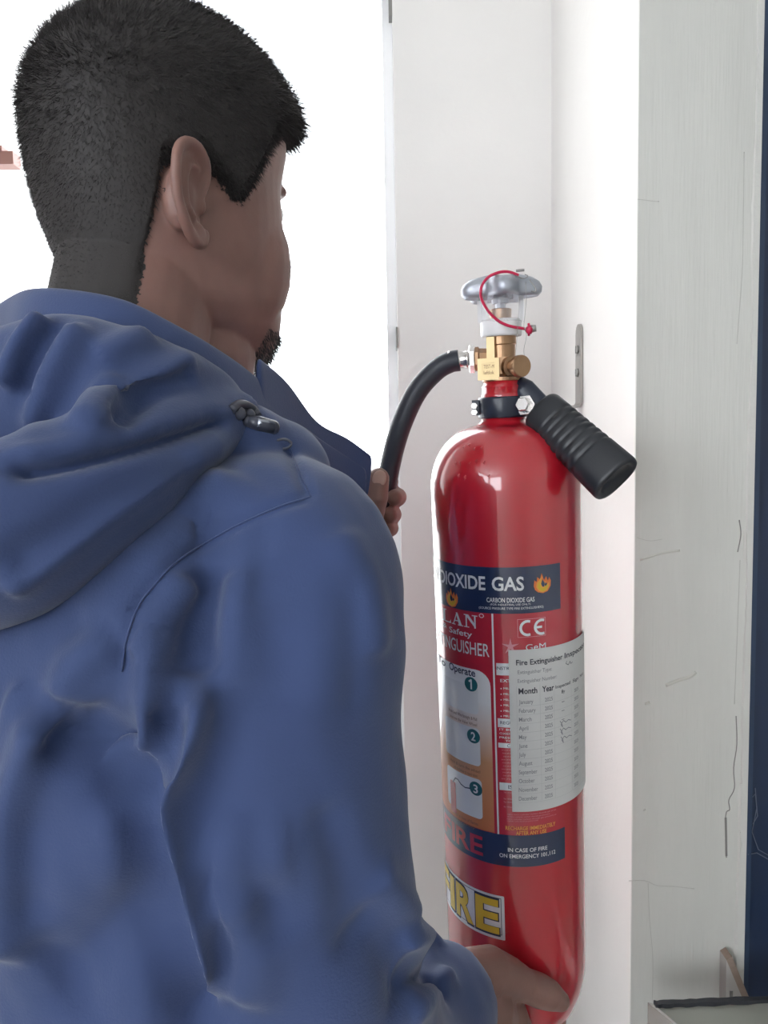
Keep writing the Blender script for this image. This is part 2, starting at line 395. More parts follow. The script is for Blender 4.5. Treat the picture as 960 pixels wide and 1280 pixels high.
# stamped marks on the shoulder
def dome_pt(px, py):
    o = MI @ CAM; d = (MI.to_3x3() @ ray(px,py)).normalized(); t = .45
    for _ in range(3000):
        q = o+d*t; r = math.hypot(q.x,q.y)
        if q.z >= zs0:
            s = min(max((q.z-zs0)/(hd*.93),0),1); a = math.asin(s**(1/1.08)); rr = .0195+(R-.0195)*max(math.cos(a),0)**.92
        else: rr = R
        if r <= rr+.0001: return q
        t += .0002
    return None
for px,py in ((581,560),(588,557),(594,562),(603,561),(570,580),(576,579),(588,580),(596,577),(606,579),(574,595),(582,597),(612,596)):
    q = dome_pt(px,py)
    if q is None: continue
    e = Vector((1,0,0))*.0016; w = Vector((0,0,1))*.0018
    G().tube([q+e*.2+w, q-e+w*.2, q+e*.3-w*.4, q-e*.5-w], .00045, 6).build('stamped_mark', M['red'], cyl, True, TL)

# ---- neck, clamp, valve
zr0, zr1 = L(628,497).z, L(628,476).z
E('neck_ring', G().lathe([(.0188,zr0-.002),(.0198,zr0),(.0198,zr0+.004),(.0182,zr0+.005),(.0182,zr0+.0065),(.0195,zr0+.0075),(.0195,zr0+.0105),(.018,zr0+.0115),(.0175,zr1)],40), M['red'])
zc0, zc1 = L(625,522).z, L(625,496).z
clamp = E('neck_clamp', G().lathe([(.0196,zc0),(.0226,zc0),(.0232,zc0+.002),(.0232,zc1-.002),(.0226,zc1),(.0196,zc1)],48), M['black_steel'])
q = L(598,507)
g = G().box((-.0285,-.006,zc0+.003),(-.021,.004,zc1-.002)); E('clamp_lug', g, M['black_steel'], False)
g = G()
for dz in (.006,.012): g.lathe([(.0001,-.008),(.003,-.008),(.003,.006),(.0001,.006)],6, Matrix.Translation((-.0265,-.003,zc0+dz)) @ Matrix.Rotation(math.pi/2,4,'X'))
E('clamp_bolt', g, M['nickel'], False)
# valve
def zpx(py, px=628): return L(px,py).z
zv0, zv1 = zpx(476), zpx(428)
vb = G().lathe([(.0165,zv0-.001),(.0185,zv0),(.0185,zv0+.003),(.0145,zv0+.004)]+[(.0125,zv0+.006),(.0125,zv1-.003),(.0135,zv1-.002),(.0135,zpx(421)),(.0115,zpx(420)),(.0095,zpx(400)),(.0095,zpx(399)),(.0098,zpx(387)),(.0085,zpx(386)),(.002,zpx(385.5))], 40)
vb.box((-.014,-.0125,zv0+.002),(.0125,.0125,zv0+.021))
E('valve_body', vb, M['brass'], False)
g = G()
for k in range(6): pass
g.lathe([(.0035,zpx(386)),(.0048,zpx(385)),(.0048,zpx(377)),(.0035,zpx(376))], 8); E('valve_stem', g, M['alu'], False)
# hand wheel: five lobed, domed
zw0, zw1 = zpx(374,624), zpx(350,624)
n = 120; cxw = L(625,360).x; rs = []
def lobe(a): return 1+.17*math.cos(5*a+.9)
for rr, zz in ((.004,zw0+.002),(.010,zw0+.0005),(.012,zw0+.005),(.022,zw0+.006),(.0265,zw0+.001),(.029,zw0),(.0315,zw0+.003),(.0320,zw0+.008),(.030,zw0+.0125),(.025,zw0+.0165),(.016,zw0+.0185),(.003,zw0+.019)):
    k = min(1,max(0,(rr-.010)/.015))
    rs.append([(cxw+rr*(1+(lobe(2*math.pi*j/n)-1)*k*1.1)*math.cos(2*math.pi*j/n), rr*(1+(lobe(2*math.pi*j/n)-1)*k*1.1)*math.sin(2*math.pi*j/n), zz + (.0025*(1-math.cos(5*2*math.pi*j/n+.9))*.5*k if zz > zw0+.004 else 0)) for j in range(n)])
E('hand_wheel', G().rings(rs[::1]), M['alu'])
E('wheel_hub', G().lathe([(.0115,zw0-.0005),(.0115,zw0+.006)],6, Matrix.Translation((cxw,0,0))).lathe([(.0075,zw0-.004),(.0085,zw0+.001)],24,Matrix.Translation((cxw,0,0))), M['alu'], False)
# white plastic ring + clear film around the stem
zp0, zp1 = zpx(421), zpx(400)
E('plastic_ring', G().lathe([(.0140,zp0),(.0182,zp0),(.0188,zp0+.002),(.0188,zp1-.002),(.0180,zp1),(.0110,zp1)],40), M['plastic_white'])
rs = []
for z, r in ((zp1-.003,.0193),(zp1+.006,.0196),(zw0-.004,.0200),(zw0+.001,.0206)):
    rs.append([(r*math.cos(a)+.0012, r*math.sin(a), z) for a in np.linspace(0,2*math.pi,40,endpoint=False)])
E('clear_film', G().rings(rs,False,False), M['film'])
for sx, w, z1 in ((-.0165,.0045,zw0-.001),(.0185,.0025,zw0+.002)):
    g = G(); g.box((sx-w,-.006,zp1-.002),(sx+w,-.004,z1)); E('film_strip', g, M['plastic_white'], False)
# port on the left with nickel fitting
def axis_x(zc, yc=0): return Matrix.Translation((0,yc,zc)) @ Matrix.Rotation(-math.pi/2,4,'Y')     # local +z -> -x
zf = L(590,449).z
x0, x1, x2, x3 = -L(610,445).x, -L(594,445).x, -L(586,445).x, -L(567,451).x
Tx = axis_x(zf)
E('brass_port', G().lathe([(.0085,x0-.006),(.0095,x1-.004),(.011,x1-.003),(.011,x1)],6,Tx), M['brass'], False)
E('hose_nut', G().lathe([(.0115,x1+.0002),(.0128,x1+.001),(.0128,x2-.001),(.0115,x2)],6,Tx), M['nickel'], False)
E('hose_ferrule', G().lathe([(.0085,x2),(.0085,x2+.002),(.0078,x2+.003),(.0078,x3-.002),(.0086,x3-.001),(.0086,x3+.005)],32,Tx), M['nickel'])
# square brass plate with stamped window
zq0, zq1, xq0, xq1 = L(610,475,-.016).z, L(610,448,-.016).z, L(597,460,-.016).x, L(624,460,-.016).x
pl = G(); f_ = .0042
pl.box((xq0,-.0165,zq0),(xq1,-.0125,zq1))
for lo, hi in (((xq0,zq0),(xq1,zq0+f_)),((xq0,zq1-f_),(xq1,zq1)),((xq0,zq0+f_),(xq0+f_,zq1-f_)),((xq1-f_,zq0+f_),(xq1,zq1-f_))):
    pl.box((lo[0],-.0182,lo[1]),(hi[0],-.0165,hi[1]))
plate = E('brass_plate', pl, M['brass_light'], False)
E('brass_strap', G().box((L(608,435,-.015).x,-.0155,zq1-.001),(L(618,435,-.015).x,-.0125,zpx(422))), M['brass_light'], False)
# hex plug on the right, pointing to the viewer's right
zk = L(655,458).z; dk = Vector((.55,-.80,-.03)).normalized()
Tk = Matrix.Translation((.004,-.006,zk)) @ dk.to_track_quat('Z','Y').to_matrix().to_4x4()
E('plug_washer', G().lathe([(.0068,.004),(.0095,.005),(.0095,.0095),(.0068,.0105),(.0068,.016)],32,Tk), M['brass'], False)
E('plug_cap', G().lathe([(.0066,.0175),(.0092,.018),(.0098,.019),(.0098,.0235),(.0092,.0245),(.0001,.0246)],40,Tk), M['brass'], False)
# red tie, knot, lead clip, seal wires
tie = [(648,344),(639,340.5),(631,339.5),(622,341),(611,346),(604,354),(601,363),(602,374),(609,387),(617,396),(626,403),(639,408),(656,411)]
E('red_tie', G().tube(spline([L(x,y,-.034+.016*min(1,abs(i-6)/6.)) for i,(x,y) in enumerate(tie)],6), .0013, 10), M['red_tie'])
k0 = L(661,412,-.02)
g = G().tube([k0+Vector((-.0028,0,.0006)),k0,k0+Vector((.003,0,-.0006))],[.0017,.0042,.0036],10); g.tube([k0+Vector((0,0,-.0055)),k0+Vector((0,0,.0055))],.0011,8)
E('tie_lock', g, M['red_tie'])
k1 = L(667,411,-.02); E('lead_seal', G().tube([k1+Vector((-.0025,0,0)),k1+Vector((.0022,0,.0004))],[.0034,.003],12), M['steel'])
wires = [[(657,352),(658,372),(656,395),(655,408),(658,420),(655,436),(655.5,447)], [(650,372),(648,395),(646,425),(644,445)], [(632,350),(635,345),(640,344),(646,345),(652,348)],
         [(645,338.5),(650,338),(655.5,337.5)], [(648,346),(655,348),(660,345),(656,343)], [(662,350),(668,358),(670,364),(664,364)], [(664,352),(670,361),(667,366)]]
for i, w_ in enumerate(wires):
    E('seal_wire', G().tube(spline([L(x,y,-.024 if i < 2 else -.020) for x,y in w_],4), (.00022,.00016,.0004,.0011,.0004,.0005,.0004)[i], 6), M['wire'])

# ---- hose and horn
hp = [(574,450.5,0),(562,453,0),(545,463,0),(523,487,-.002),(507,518,-.003),(495,552,-.002),(487,586,0),(482,615,0),(478,645,.0),(474,700,0),(469,760,0),(463,800,0)]
hpts = [L(x,y,d) for x,y,d in hp]
hose = E('hose', G().tube(spline(hpts,8), .0099, 24), M['rubber'])
d_ = (hpts[-1]-hpts[-2]).normalized(); Th = Matrix.Translation(hpts[-1]) @ d_.to_track_quat('Z','Y').to_matrix().to_4x4()
E('horn', G().lathe([(.008,-.004),(.0125,-.003),(.0125,.02),(.014,.03),(.022,.09),(.031,.15),(.033,.152),(.031,.153),(.029,.150),(.012,.04)],40,Th), M['grip'])

# ---- carry handle: steel shank + ribbed grip
g0 = L(655,486,-.012); g1 = L(676,512,-.016); g2 = L(771,600,-.068)
ax = (g2-g1).normalized(); Lg = (g2-g1).length
side = ax.cross(Vector((0,-1,0))).normalized(); nn = side.cross(ax).normalized()
rs = []; NR = 90
for i in range(NR+1):
    t = i/NR; a1 = .0196+.0035*t; a2 = .0155+.002*t
    rib = 0
    if .20 < t < .74: rib = .0013*max(0, math.sin((t-.20)/.54*math.pi*2*7))
    edge = 1.0
    if t < .06: edge = .78+.22*math.sqrt(1-(1-t/.06)**2)
    if t > .96: edge = .90+.10*math.sqrt(max(0,1-((t-.96)/.04)**2))
    ring = []
    for j in range(40):
        th = 2*math.pi*j/40; cs, sn = math.cos(th), math.sin(th)
        k = abs(cs)**3                      # ribs only on the two narrow sides and a bit of the faces
        rr = edge*(1-0) ; sx = math.copysign(abs(cs)**.75, cs); sy = math.copysign(abs(sn)**.75, sn)
        ring.append(g1+ax*(Lg*t)+side*(sx*(a1*rr-rib*k*1.6))+nn*(sy*(a2*rr-rib*.5)))
    rs.append(ring)
inner = [[g2+(p-g2)*.80 for p in rs[-1]], [g2+(p-g2)*.74-ax*.003 for p in rs[-1]]]
E('handle_grip', G().rings(rs+inner), M['grip'])
g = G().tube([g0+Vector((-.006,.004,.004)), g0, g1-ax*.004, g1+ax*.01], [(.004,.009),(.0045,.010),(.0055,.012),(.0055,.012)], 16, up=nn)
E('handle_shank', g, M['black_steel'])
bq = L(655,506,-.022); Tb = Matrix.Translation(bq) @ Matrix.Rotation(math.radians(80),4,'X') @ Matrix.Rotation(math.radians(-25),4,'Y')
g = G().lathe([(.0001,.005),(.006,.005),(.0068,.004),(.0068,-.002),(.0095,-.002),(.0095,-.004),(.0001,-.004)],6,Tb); E('handle_bolt', g, M['nickel'], False)

# ---- printed label: everything laid on the skin by arc and height
def wrap(verts, faces, off, name, m, parent=None):
    bm = bmesh.new(); vs = [bm.verts.new((a,b,0)) for a,b in verts]
    for f in faces:
        try: bm.faces.new([vs[i] for i in f])
        except ValueError: pass
    us = [a for a,_ in verts]; u0, u1 = min(us), max(us); st = .0028
    for k in range(math.ceil(u0/st), math.floor(u1/st)+1):
        bmesh.ops.bisect_plane(bm, geom=bm.verts[:]+bm.edges[:]+bm.faces[:], plane_co=(k*st,0,0), plane_no=(1,0,0))
    rr = R+off
    for v in bm.verts:
        th = v.co.x/R; v.co = Vector((rr*math.sin(th), -rr*math.cos(th), v.co.y-zb))
    bmesh.ops.recalc_face_normals(bm, faces=bm.faces[:])
    for f in bm.faces:
        c = f.calc_center_median()
        if f.normal.x*c.x+f.normal.y*c.y < 0: f.normal_flip()
    me = bpy.data.meshes.new(name); bm.to_mesh(me); bm.free()
    o_ = link(name, me, m, parent or ext, True)
    if name in ('lettering','table_rules','handwriting','flame_emblem'): o_['kind'] = 'stuff'
    return o_
class Flat:
    def __init__(s): s.v = []; s.f = []
    def poly(s, pts): n = len(s.v); s.v += [tuple(p) for p in pts]; s.f.append(tuple(range(n,n+len(pts)))); return s
    def rect(s, u0, v0, u1, v1): return s.poly([(u0,v0),(u1,v0),(u1,v1),(u0,v1)])
    def rrect(s, u0, v0, u1, v1, r, corners=(1,1,1,1)):
        pts = []
        for (cx,cy,a0,on) in ((u0+r,v0+r,180,corners[0]),(u1-r,v0+r,270,corners[1]),(u1-r,v1-r,0,corners[2]),(u0+r,v1-r,90,corners[3])):
            if on: pts += [(cx+r*math.cos(math.radians(a0+k*15)), cy+r*math.sin(math.radians(a0+k*15))) for k in range(7)]
            else: pts.append({180:(u0,v0),270:(u1,v0),0:(u1,v1),90:(u0,v1)}[a0])
        return s.poly(pts)
    def disc(s, c, r, n=24): return s.poly([(c[0]+r*math.cos(2*math.pi*k/n), c[1]+r*math.sin(2*math.pi*k/n)) for k in range(n)])
    def stroke(s, pts, w):
        for i in range(len(pts)-1):
            a, b = Vector(pts[i]), Vector(pts[i+1]); d = b-a
            if d.length < 1e-7: continue
            d.normalize(); q = Vector((-d.y,d.x))*w/2; e = d*w*.3
            s.poly([tuple(a-e-q),tuple(b+e-q),tuple(b+e+q),tuple(a-e+q)])
        return s
    def text(s, body, u0, u1, v0, v1, bold=0.0, shear=0.0):   # fit the letters into the box
        cu = bpy.data.curves.new('t','FONT'); cu.body = body; cu.offset = bold; cu.resolution_u = 3; cu.shear = shear
        o = bpy.data.objects.new('t', cu); C.objects.link(o)
        me = bpy.data.meshes.new_from_object(o); bpy.data.objects.remove(o)
        co = coords(me)
        if not len(co): return s
        capref = .73
        lo, hi = co[:,0].min(), co[:,0].max()
        n = len(s.v)
        for x,y,_ in co: s.v.append((u0+(x-lo)/(hi-lo)*(u1-u0), v0+y/capref*(v1-v0)))
        for p_ in me.polygons: s.f.append(tuple(i+n for i in p_.vertices))
        bpy.data.meshes.remove(me); return s
    def ptext(s, body, px0, px1, py, cap, pxm=None, bold=0.0):  # px0..px1 across, baseline py (at pxm), cap height in pixels
        pxm = pxm if pxm is not None else (px0+px1)/2
        v0 = T_(pxm,py)[1]; v1 = T_(pxm,py-cap)[1]
        return s.text(body, T_(px0,py)[0], T_(px1,py)[0], v0, v1, bold)
    def make(s, name, m, off, parent=None): return wrap(s.v, s.f, off, name, m, parent)
UL = -.125                                   # the label runs on round the left side
def U(px,py): return T_(px,py)[0]
def V(px,py): return T_(px,py)[1]
uR = U(700,730); vT = V(644,709); vB = V(665,766)
vb1, vb0 = V(640,1044), V(645,1083.5)
label = Flat().rect(UL, vb0, uR+.001, vT).make('label', M['label_red'], .00015)
Flat().rect(UL,vB,uR,vT).make('label_band', M['label_navy'], .0003, label)
Flat().rect(UL,vb0,U(706,1060),vb1).make('label_band', M['label_navy'], .0003, label)
# orange panel
m = bpy.data.materials.new('label_orange_gradient_print'); m.use_nodes = True; nt = m.node_tree
tc = nt.nodes.new('ShaderNodeTexCoord'); sp = nt.nodes.new('ShaderNodeSeparateXYZ'); mr = nt.nodes.new('ShaderNodeMapRange'); rp = nt.nodes.new('ShaderNodeValToRGB')
uP = U(613,850)
vP1 = V(590,838); vP0 = V(590,1036)
mr.inputs[1].default_value = vP0-zb; mr.inputs[2].default_value = vP1-zb
rp.color_ramp.elements[0].color = (.60,.18,.06,1); rp.color_ramp.elements[1].color = (.80,.81,.85,1); rp.color_ramp.elements[1].position = .82
e_ = rp.color_ramp.elements.new(.45); e_.color = (.62,.32,.17,1)
nt.links.new(tc.outputs['Object'],sp.inputs[0]); nt.links.new(sp.outputs[2],mr.inputs[0]); nt.links.new(mr.outputs[0],rp.inputs[0])
bs = nt.nodes['Principled BSDF']; nt.links.new(rp.outputs[0],bs.inputs['Base Color']); bs.inputs['Roughness'].default_value = .35; bs.inputs['Coat Weight'].default_value = .6
Flat().rrect(UL+.003, vb1+.0005, uP, V(590,836), .014, (0,0,1,0)).make('instruction_panel', m, .0003, label)
wt = Flat()
# long line: CARBON DIOXIDE GAS
vg0, vg1 = V(635,738), V(635,720.5)
uD, uE, uG, uS = U(551.5,735), U(607,738), U(615,738), U(655,738)
wt.text('DIOXIDE', uD, uE, vg0, vg1, .022); wt.text('GAS', uG, uS, vg0, vg1, .022)
wc = (uS-uG)/3*6.2; wt.text('CARBON', uD-.006-wc, uD-.006, vg0, vg1, .022)
wt.ptext('CARBON DIOXIDE GAS', 608.5, 668, 753, 6, 638, .012)
wt.ptext('(FOR INDUSTRIAL USE ONLY)', 613, 663, 757, 2.6, 638)
wt.ptext('(SOURCE PRESSURE TYPE FIRE EXTINGUISHERS)', 599, 679, 762, 3.0, 638)
# serif brand lettering L A N
sL, sR, s0, s1 = U(554.5,784), U(599,784), V(580,783), V(580,767)
def serif(txt, u0, u1, v0, v1):
    w = (u1-u0)/3; h = v1-v0; t = w*.20
    for i, ch in enumerate(txt):
        a = u0+i*w; b = a+w*.92
        if ch == 'L':
            wt.rect(a+t*.6,v0,a+t*1.7,v1); wt.rect(a,v1-h*.07,a+t*2.4,v1); wt.rect(a,v0,b,v0+h*.08); wt.poly([(b-t*.7,v0+h*.08),(b,v0+h*.08),(b,v0+h*.3)])
        if ch == 'A':
            c = (a+b)/2; wt.poly([(a+t*.5,v0),(a+t*.9,v0),(c+t*.1,v1-h*.1),(c-t*.1,v1)]); wt.poly([(b-t*1.5,v0),(b-t*.3,v0),(c+t*.25,v1),(c-t*.4,v1-h*.04)])
            wt.rect(a+w*.25,v0+h*.30,b-w*.25,v0+h*.38); wt.rect(a,v0,a+t*1.6,v0+h*.07); wt.rect(b-t*2.0,v0,b+t*.1,v0+h*.07)
        if ch == 'N':
            wt.rect(a+t*.6,v0,a+t*1.1,v1); wt.rect(b-t*1.1,v0,b-t*.6,v1); wt.poly([(a+t*.4,v1),(b-t*.7,v0),(b-t*.6,v0+h*.25),(a+t*1.6,v1)])
            wt.rect(a,v0,a+t*1.8,v0+h*.07); wt.rect(b-t*1.8,v1-h*.07,b,v1); wt.rect(a,v1-h*.07,a+t*1.4,v1)
serif('LAN', sL, sR, s0, s1)
wt.ptext('Safety', 562.5, 590.5, 794, 7.5, 577, .010); wt.ptext('&', 555, 559.5, 791, 7, 577)
c_ = T_(602,769.5)
wt.stroke([(c_[0]+.002*math.cos(k*math.pi/6), c_[1]+.0017*math.sin(k*math.pi/6)) for k in range(13)], .0006)
vx0, vx1 = V(590,818), V(590,801.5)
wt.text('INGUISHER', U(557,815), U(612,818), vx0, vx1, .006); wt.text('EXT', U(557,815)-.031, U(557,815)-.0015, vx0, vx1, .006)
# vertical rule, CE in a box, rows on the right panel
ur0 = U(615,790); wt.rect(ur0,vb1,ur0+.0016,vB)
q0, q1 = T_(647,797), T_(681.5,771)
def frame(fl, a, b, w): fl.rect(a[0],a[1],b[0],a[1]+w).rect(a[0],b[1]-w,b[0],b[1]).rect(a[0],a[1]+w,a[0]+w,b[1]-w).rect(b[0]-w,a[1]+w,b[0],b[1]-w)
fr = Flat(); frame(fr, q0, q1, .0004); fr.make('ce_box', M['label_pink'], .00045, label)
vm = (q0[1]+q1[1])/2; rc = .0062
for cpx, bar in ((659.5,False),(677,True)):
    uc = U(cpx,784); wt.stroke([(uc+rc*math.cos(math.radians(a)), vm+rc*math.sin(math.radians(a))) for a in range(75,286,15)], .0023)
    if bar: wt.stroke([(uc-rc+.001,vm),(uc-.0005,vm)], .0021)
wt.ptext('GeM', 657, 682, 812, 8, 668, .0)
uA, uB = U(619,870), U(642,870)
rows = [(829,844),(898,909),(928.5,934.5),(978,987.5)]
for a, b in rows: wt.rect(ur0+.0030, V(630,b), uB, V(630,a))
wt.ptext('EXTI', 625.5, 640, 852.5, 4, 630, .01)
for y in (861.5,868.5,875.5,882.5,889.5,896): wt.disc(T_(626.5,y-1),.0006,8); wt.ptext('MILK', 629.5, 640, y, 2.6, 632)
for y, s in ((913,'IT BE'),(918,'OXIDE'),(923,'PRESS'),(927,'TO')): wt.ptext(s, 624.5 if s != 'TO' else 632, 640, y, 2.6, 632)
wt.make('lettering', M['label_white'], .00055, label)
pk = Flat()
for i, y in enumerate(range(938,976,4)): pk.ptext('one of this', 627+(i%3), 641, y, 1.6, 634)
for i, y in enumerate((991,999,1003,1009)): pk.ptext('by then', 630, 641, y, 2, 634)
for i, y in enumerate((1018.5,1021.5,1024.5,1027)): pk.ptext('valve horn cylinder carbon dioxide gas pressure under the seal'[i*3:i*3+44], 634, 695-8*(i%2)-14*(i==3), y, 1.5, 650)
pk.make('lettering', M['label_pink'], .0005, label)
dk_ = Flat()
dk_.ptext('INSTRU', 620, 641, 837, 4, 628, .008); dk_.ptext('A', 636, 638, 843, 3.4, 630); dk_.ptext('REGU', 625.5, 641, 905, 4, 630, .01); dk_.ptext('CA', 634, 642, 933.5, 4, 630, .008); dk_.ptext('IS', 635.5, 641, 985.5, 5, 632, .012)
dk_.ptext('Operate', 562.5, 594.5, 842.5, 9.5, 580, .020)
dk_.ptext('To', 549.5, 558, 842.5, 9.5, 580, .020)
dk_.make('lettering', M['label_dark'], .0006, label)
# yellow/gold lines
gd = Flat(); gd.ptext('RECHARGE IMMEDIATELY', 632, 694, 1037.5, 5, 655, .012); gd.ptext('AFTER ANY USE', 645, 683, 1043.2, 5, 660, .012); gd.make('lettering', M['label_gold'], .0005, label)
bw = Flat(); bw.ptext('IN CASE OF FIRE', 635, 684, 1064.8, 5.0, 655, .014); bw.ptext('ON EMERGENCY 101,112', 624.5, 694, 1072.6, 5.0, 655, .014); bw.make('lettering', M['label_white'], .0005, label)
rf = Flat(); v0, v1 = V(600,1068), V(600,1044)
uq = U(571,1050); ue = U(604,1065); wl = (ue-uq)/2
rf.text('RE', uq, ue, v0, v1, .02); rf.text('FI', uq-wl*1.55, uq-.002, v0, v1, .02); rf.make('lettering', M['label_red'], .0005, label)
# three step pictures with numbered teal discs
nm = Flat(); bt_ = Flat(); ic = Flat()
for k, (xr_, y0, y1, cx_c, cy_c) in enumerate(((598,857,893,589,855),(600.5,910,957,592,920),(603,973,1022,595,985.5))):
    u1 = U(xr_,(y0+y1)/2); Flat().rrect(u1-.046, V(595,y1), u1, V(595,y0), .004).make('step_box', M['label_white'], .0005, label)
    c_ = T_(cx_c,cy_c); Flat().disc(c_, .0068).make('step_disc', M['label_teal'], .00065, label)
    nm.stroke([(c_[0]-.0016,c_[1]+.0026),(c_[0]+.0004,c_[1]+.0042),(c_[0]+.0004,c_[1]-.0042)],.0016) if k == 0 else nm.text(str(k+1), c_[0]-(.0014 if k==0 else .0024), c_[0]+(.0010 if k==0 else .0024), c_[1]-.0042, c_[1]+.0042, .02)
for (s, x0_, x1_, y) in (('Break Lead Wire Straight & Pull',562,596.5,899.5),('Unscrew the Valve Wheel',563,596.5,906.5),('Hold & turn the wheel',564,600.5,963.5),('anti clockwise to open valve',568,597,969.5),('Direct at base of flames',567,598,1029),('and sweep',572,594,1034.5)):
    bt_.ptext(s, x0_, x1_, y, 4.0, 590)
nm.make('lettering', M['label_white'], .0008, label); bt_.make('lettering', M['label_brown'], .0005, label)
a = T_(565,1012); b = T_(570,978); ic.rrect(a[0],a[1],b[0],b[1],.0018); ic.make('step_picture', M['label_red'], .0007, label)
dl = Flat(); dl.stroke([T_(x,y) for x,y in ((567,977),(570,972),(573,974),(577,980),(582,984),(588,985))], .0011); dl.make('step_picture', M['label_navy'], .0007, label)
# flame emblems
def flame(cpx, cpy, h, parent):
    c = T_(cpx,cpy); k = h/2
    F1 = [(-.55,-.85),(0,-1),(.55,-.85),(.9,-.35),(.95,.2),(.75,.6),(.6,.2),(.4,.7),(.15,.3),(-.1,1.05),(-.3,.45),(-.6,.7),(-.65,.2),(-.9,.4),(-.98,-.2),(-.85,-.6)]
    F2 = [(-.45,-.75),(0,-.9),(.45,-.75),(.72,-.35),(.72,.1),(.5,-.15),(.3,.25),(.15,-.2),(0,-.38),(-.18,-.1),(-.12,.35),(-.05,.75),(-.4,.35),(-.68,.1),(-.72,-.35)]
    F3 = [(-.35,-.66),(0,-.8),(.4,-.66),(.58,-.35),(.52,-.15),(.3,-.32),(.1,-.5),(-.15,-.45),(-.3,-.15),(-.28,.25),(-.5,0),(-.58,-.35)]
    for Fp, mm, of in ((F1,'label_orange',.00055),(F2,'label_gold',.0007),(F3,'label_yellow',.00085)):
        Flat().poly([(c[0]+x*k*.98,c[1]+y*k) for x,y in Fp]).make('flame_emblem', M[mm], of, parent)
    Flat().poly([(c[0]+x*k,c[1]+y*k) for x,y in ((-.05,.45),(.2,.0),(.12,-.35),(-.08,-.3),(-.2,0))]).poly([(c[0]+x*k,c[1]+y*k) for x,y in ((.3,.1),(.48,-.1),(.3,-.3),(.16,-.2))]).make('flame_emblem', M['label_navy'], .001, parent)
flame(678,729,.0175,label); flame(565,747,.0175,label)
# small star mark
st = Flat(); c_ = T_(638,808); k = .006
st.poly([(c_[0]+k*r_*math.cos(math.radians(90+36*i)), c_[1]+k*r_*math.sin(math.radians(90+36*i))) for i, r_ in enumerate([1.3,.35]*5)]); st.make('star_mark', M['label_pink'], .0005, label)

# ---- white FIRE sticker
sk_u1 = U(631,1150); vs1, vs0 = V(600,1112.5), V(600,1166)
sticker = Flat().rrect(UL+.03, vs0, sk_u1, vs1, .001).make('fire_sticker', M['label_white'], .0003)
bd = Flat(); wI = .0006
frame(bd, (UL+.034,vs0+.0048), (sk_u1-.0028,vs1-.0024), wI)
lt0, lt1 = vs0+.0065, vs1-.004
yl = Flat()
lw = (U(624.5,1150)-U(572,1140))/2
uE1 = U(624,1150)
for ch, a, b in (('E',uE1-lw*.95,uE1),('R',uE1-lw*2.0,uE1-lw*1.05),('I',uE1-lw*2.5,uE1-lw*2.12),('F',uE1-lw*3.5,uE1-lw*2.6)):
    bd.text(ch, a-.0011, b+.0011, lt0-.0011, lt1+.0011, .05); yl.text(ch, a, b, lt0, lt1, .03)
bd.make('lettering', M['label_dark'], .00045, sticker); yl.make('lettering', M['label_yellow'], .0006, sticker)

# ---- inspection sheet
uL_ = U(637.5,900); uRr = U(728,890)+.012
pv1, pv0 = V(640,812), V(640,1014)
sheet = Flat().rrect(uL_, pv0, uRr, pv1, .003, (0,1,0,0)).make('inspection_sheet', M['paper'], .0010)
ik = Flat(); sf = Flat(); ln = Flat()
def at(px, py): return T_(px, py)
def row(fl, s, px0, px1, py, cap, bold=0.0): fl.ptext(s, px0, px1, py, cap, 648, bold)
row(ik, 'Fire Extinguisher', 645, 702, 831, 7, .016); row(ik, 'Inspection', 704.5, 728.3, 831, 7, .016)
row(sf, 'Extinguisher Type:', 647, 689, 842, 5, .0); row(sf, 'Extinguisher Number:', 647, 695, 853, 5, .0)
row(ik, 'Month', 648, 671, 867, 7.5, .022); row(ik, 'Year', 677, 691.5, 867, 7.5, .022)
row(ik, 'Inspected', 693.5, 711.5, 866, 4.4, .010); row(ik, 'By', 701, 705, 874, 4.4, .010); row(ik, 'Sign', 714.5, 721.5, 866, 4.4, .008); row(ik,'Next',723.5,727.3,866,4.4,.008)
months = ['January','February','March','April','May','June','July','August','September','October','November','December']
widths = [666,669,664,660,658,659,657,665,671,668,672,671]
for i, mth in enumerate(months):
    y = 879.5+i*10.95
    row(sf, mth, 648.5, widths[i], y, 5.4, .006); row(sf, '2025', 680.5, 690, y, 5.0, .006)
    row(sf, '2025', 716.5, 721.5, y, 4.6, .002)
    v_ = V(648,y+3); ln.rect(uL_+.006, v_, U(727,900)+.004, v_+.00025)
for px in (647,675.5,692.5,713.5,723): u_ = U(px,930); ln.rect(u_-.00012, V(648,1002), u_+.00012, V(648,857))
hand = []
for (x,y) in ((701,903),(701,912.5),(702,922.5)):
    hand.append([(x-2,y-2),(x,y+1),(x+1,y+5),(x-1,y+2),(x+2,y-3),(x+5,y-1),(x+8,y-4),(x+11,y-3.5)])
hand += [[(707,826),(706,829),(709,830.5),(711,826),(712,829),(714,827)]]
hd_ = Flat()
for s_ in hand: hd_.stroke([T_(x,y) for x,y in s_], .0007)
for y in (878,889,900): hd_.stroke([T_(701,y-1),T_(704,y-2)], .0006)
ln.make('table_rules', M['ink_line'], .0012, sheet); sf.make('lettering', M['ink_soft'], .00125, sheet); ik.make('lettering', M['ink'], .00125, sheet); hd_.make('handwriting', M['ink_soft'], .0013, sheet)
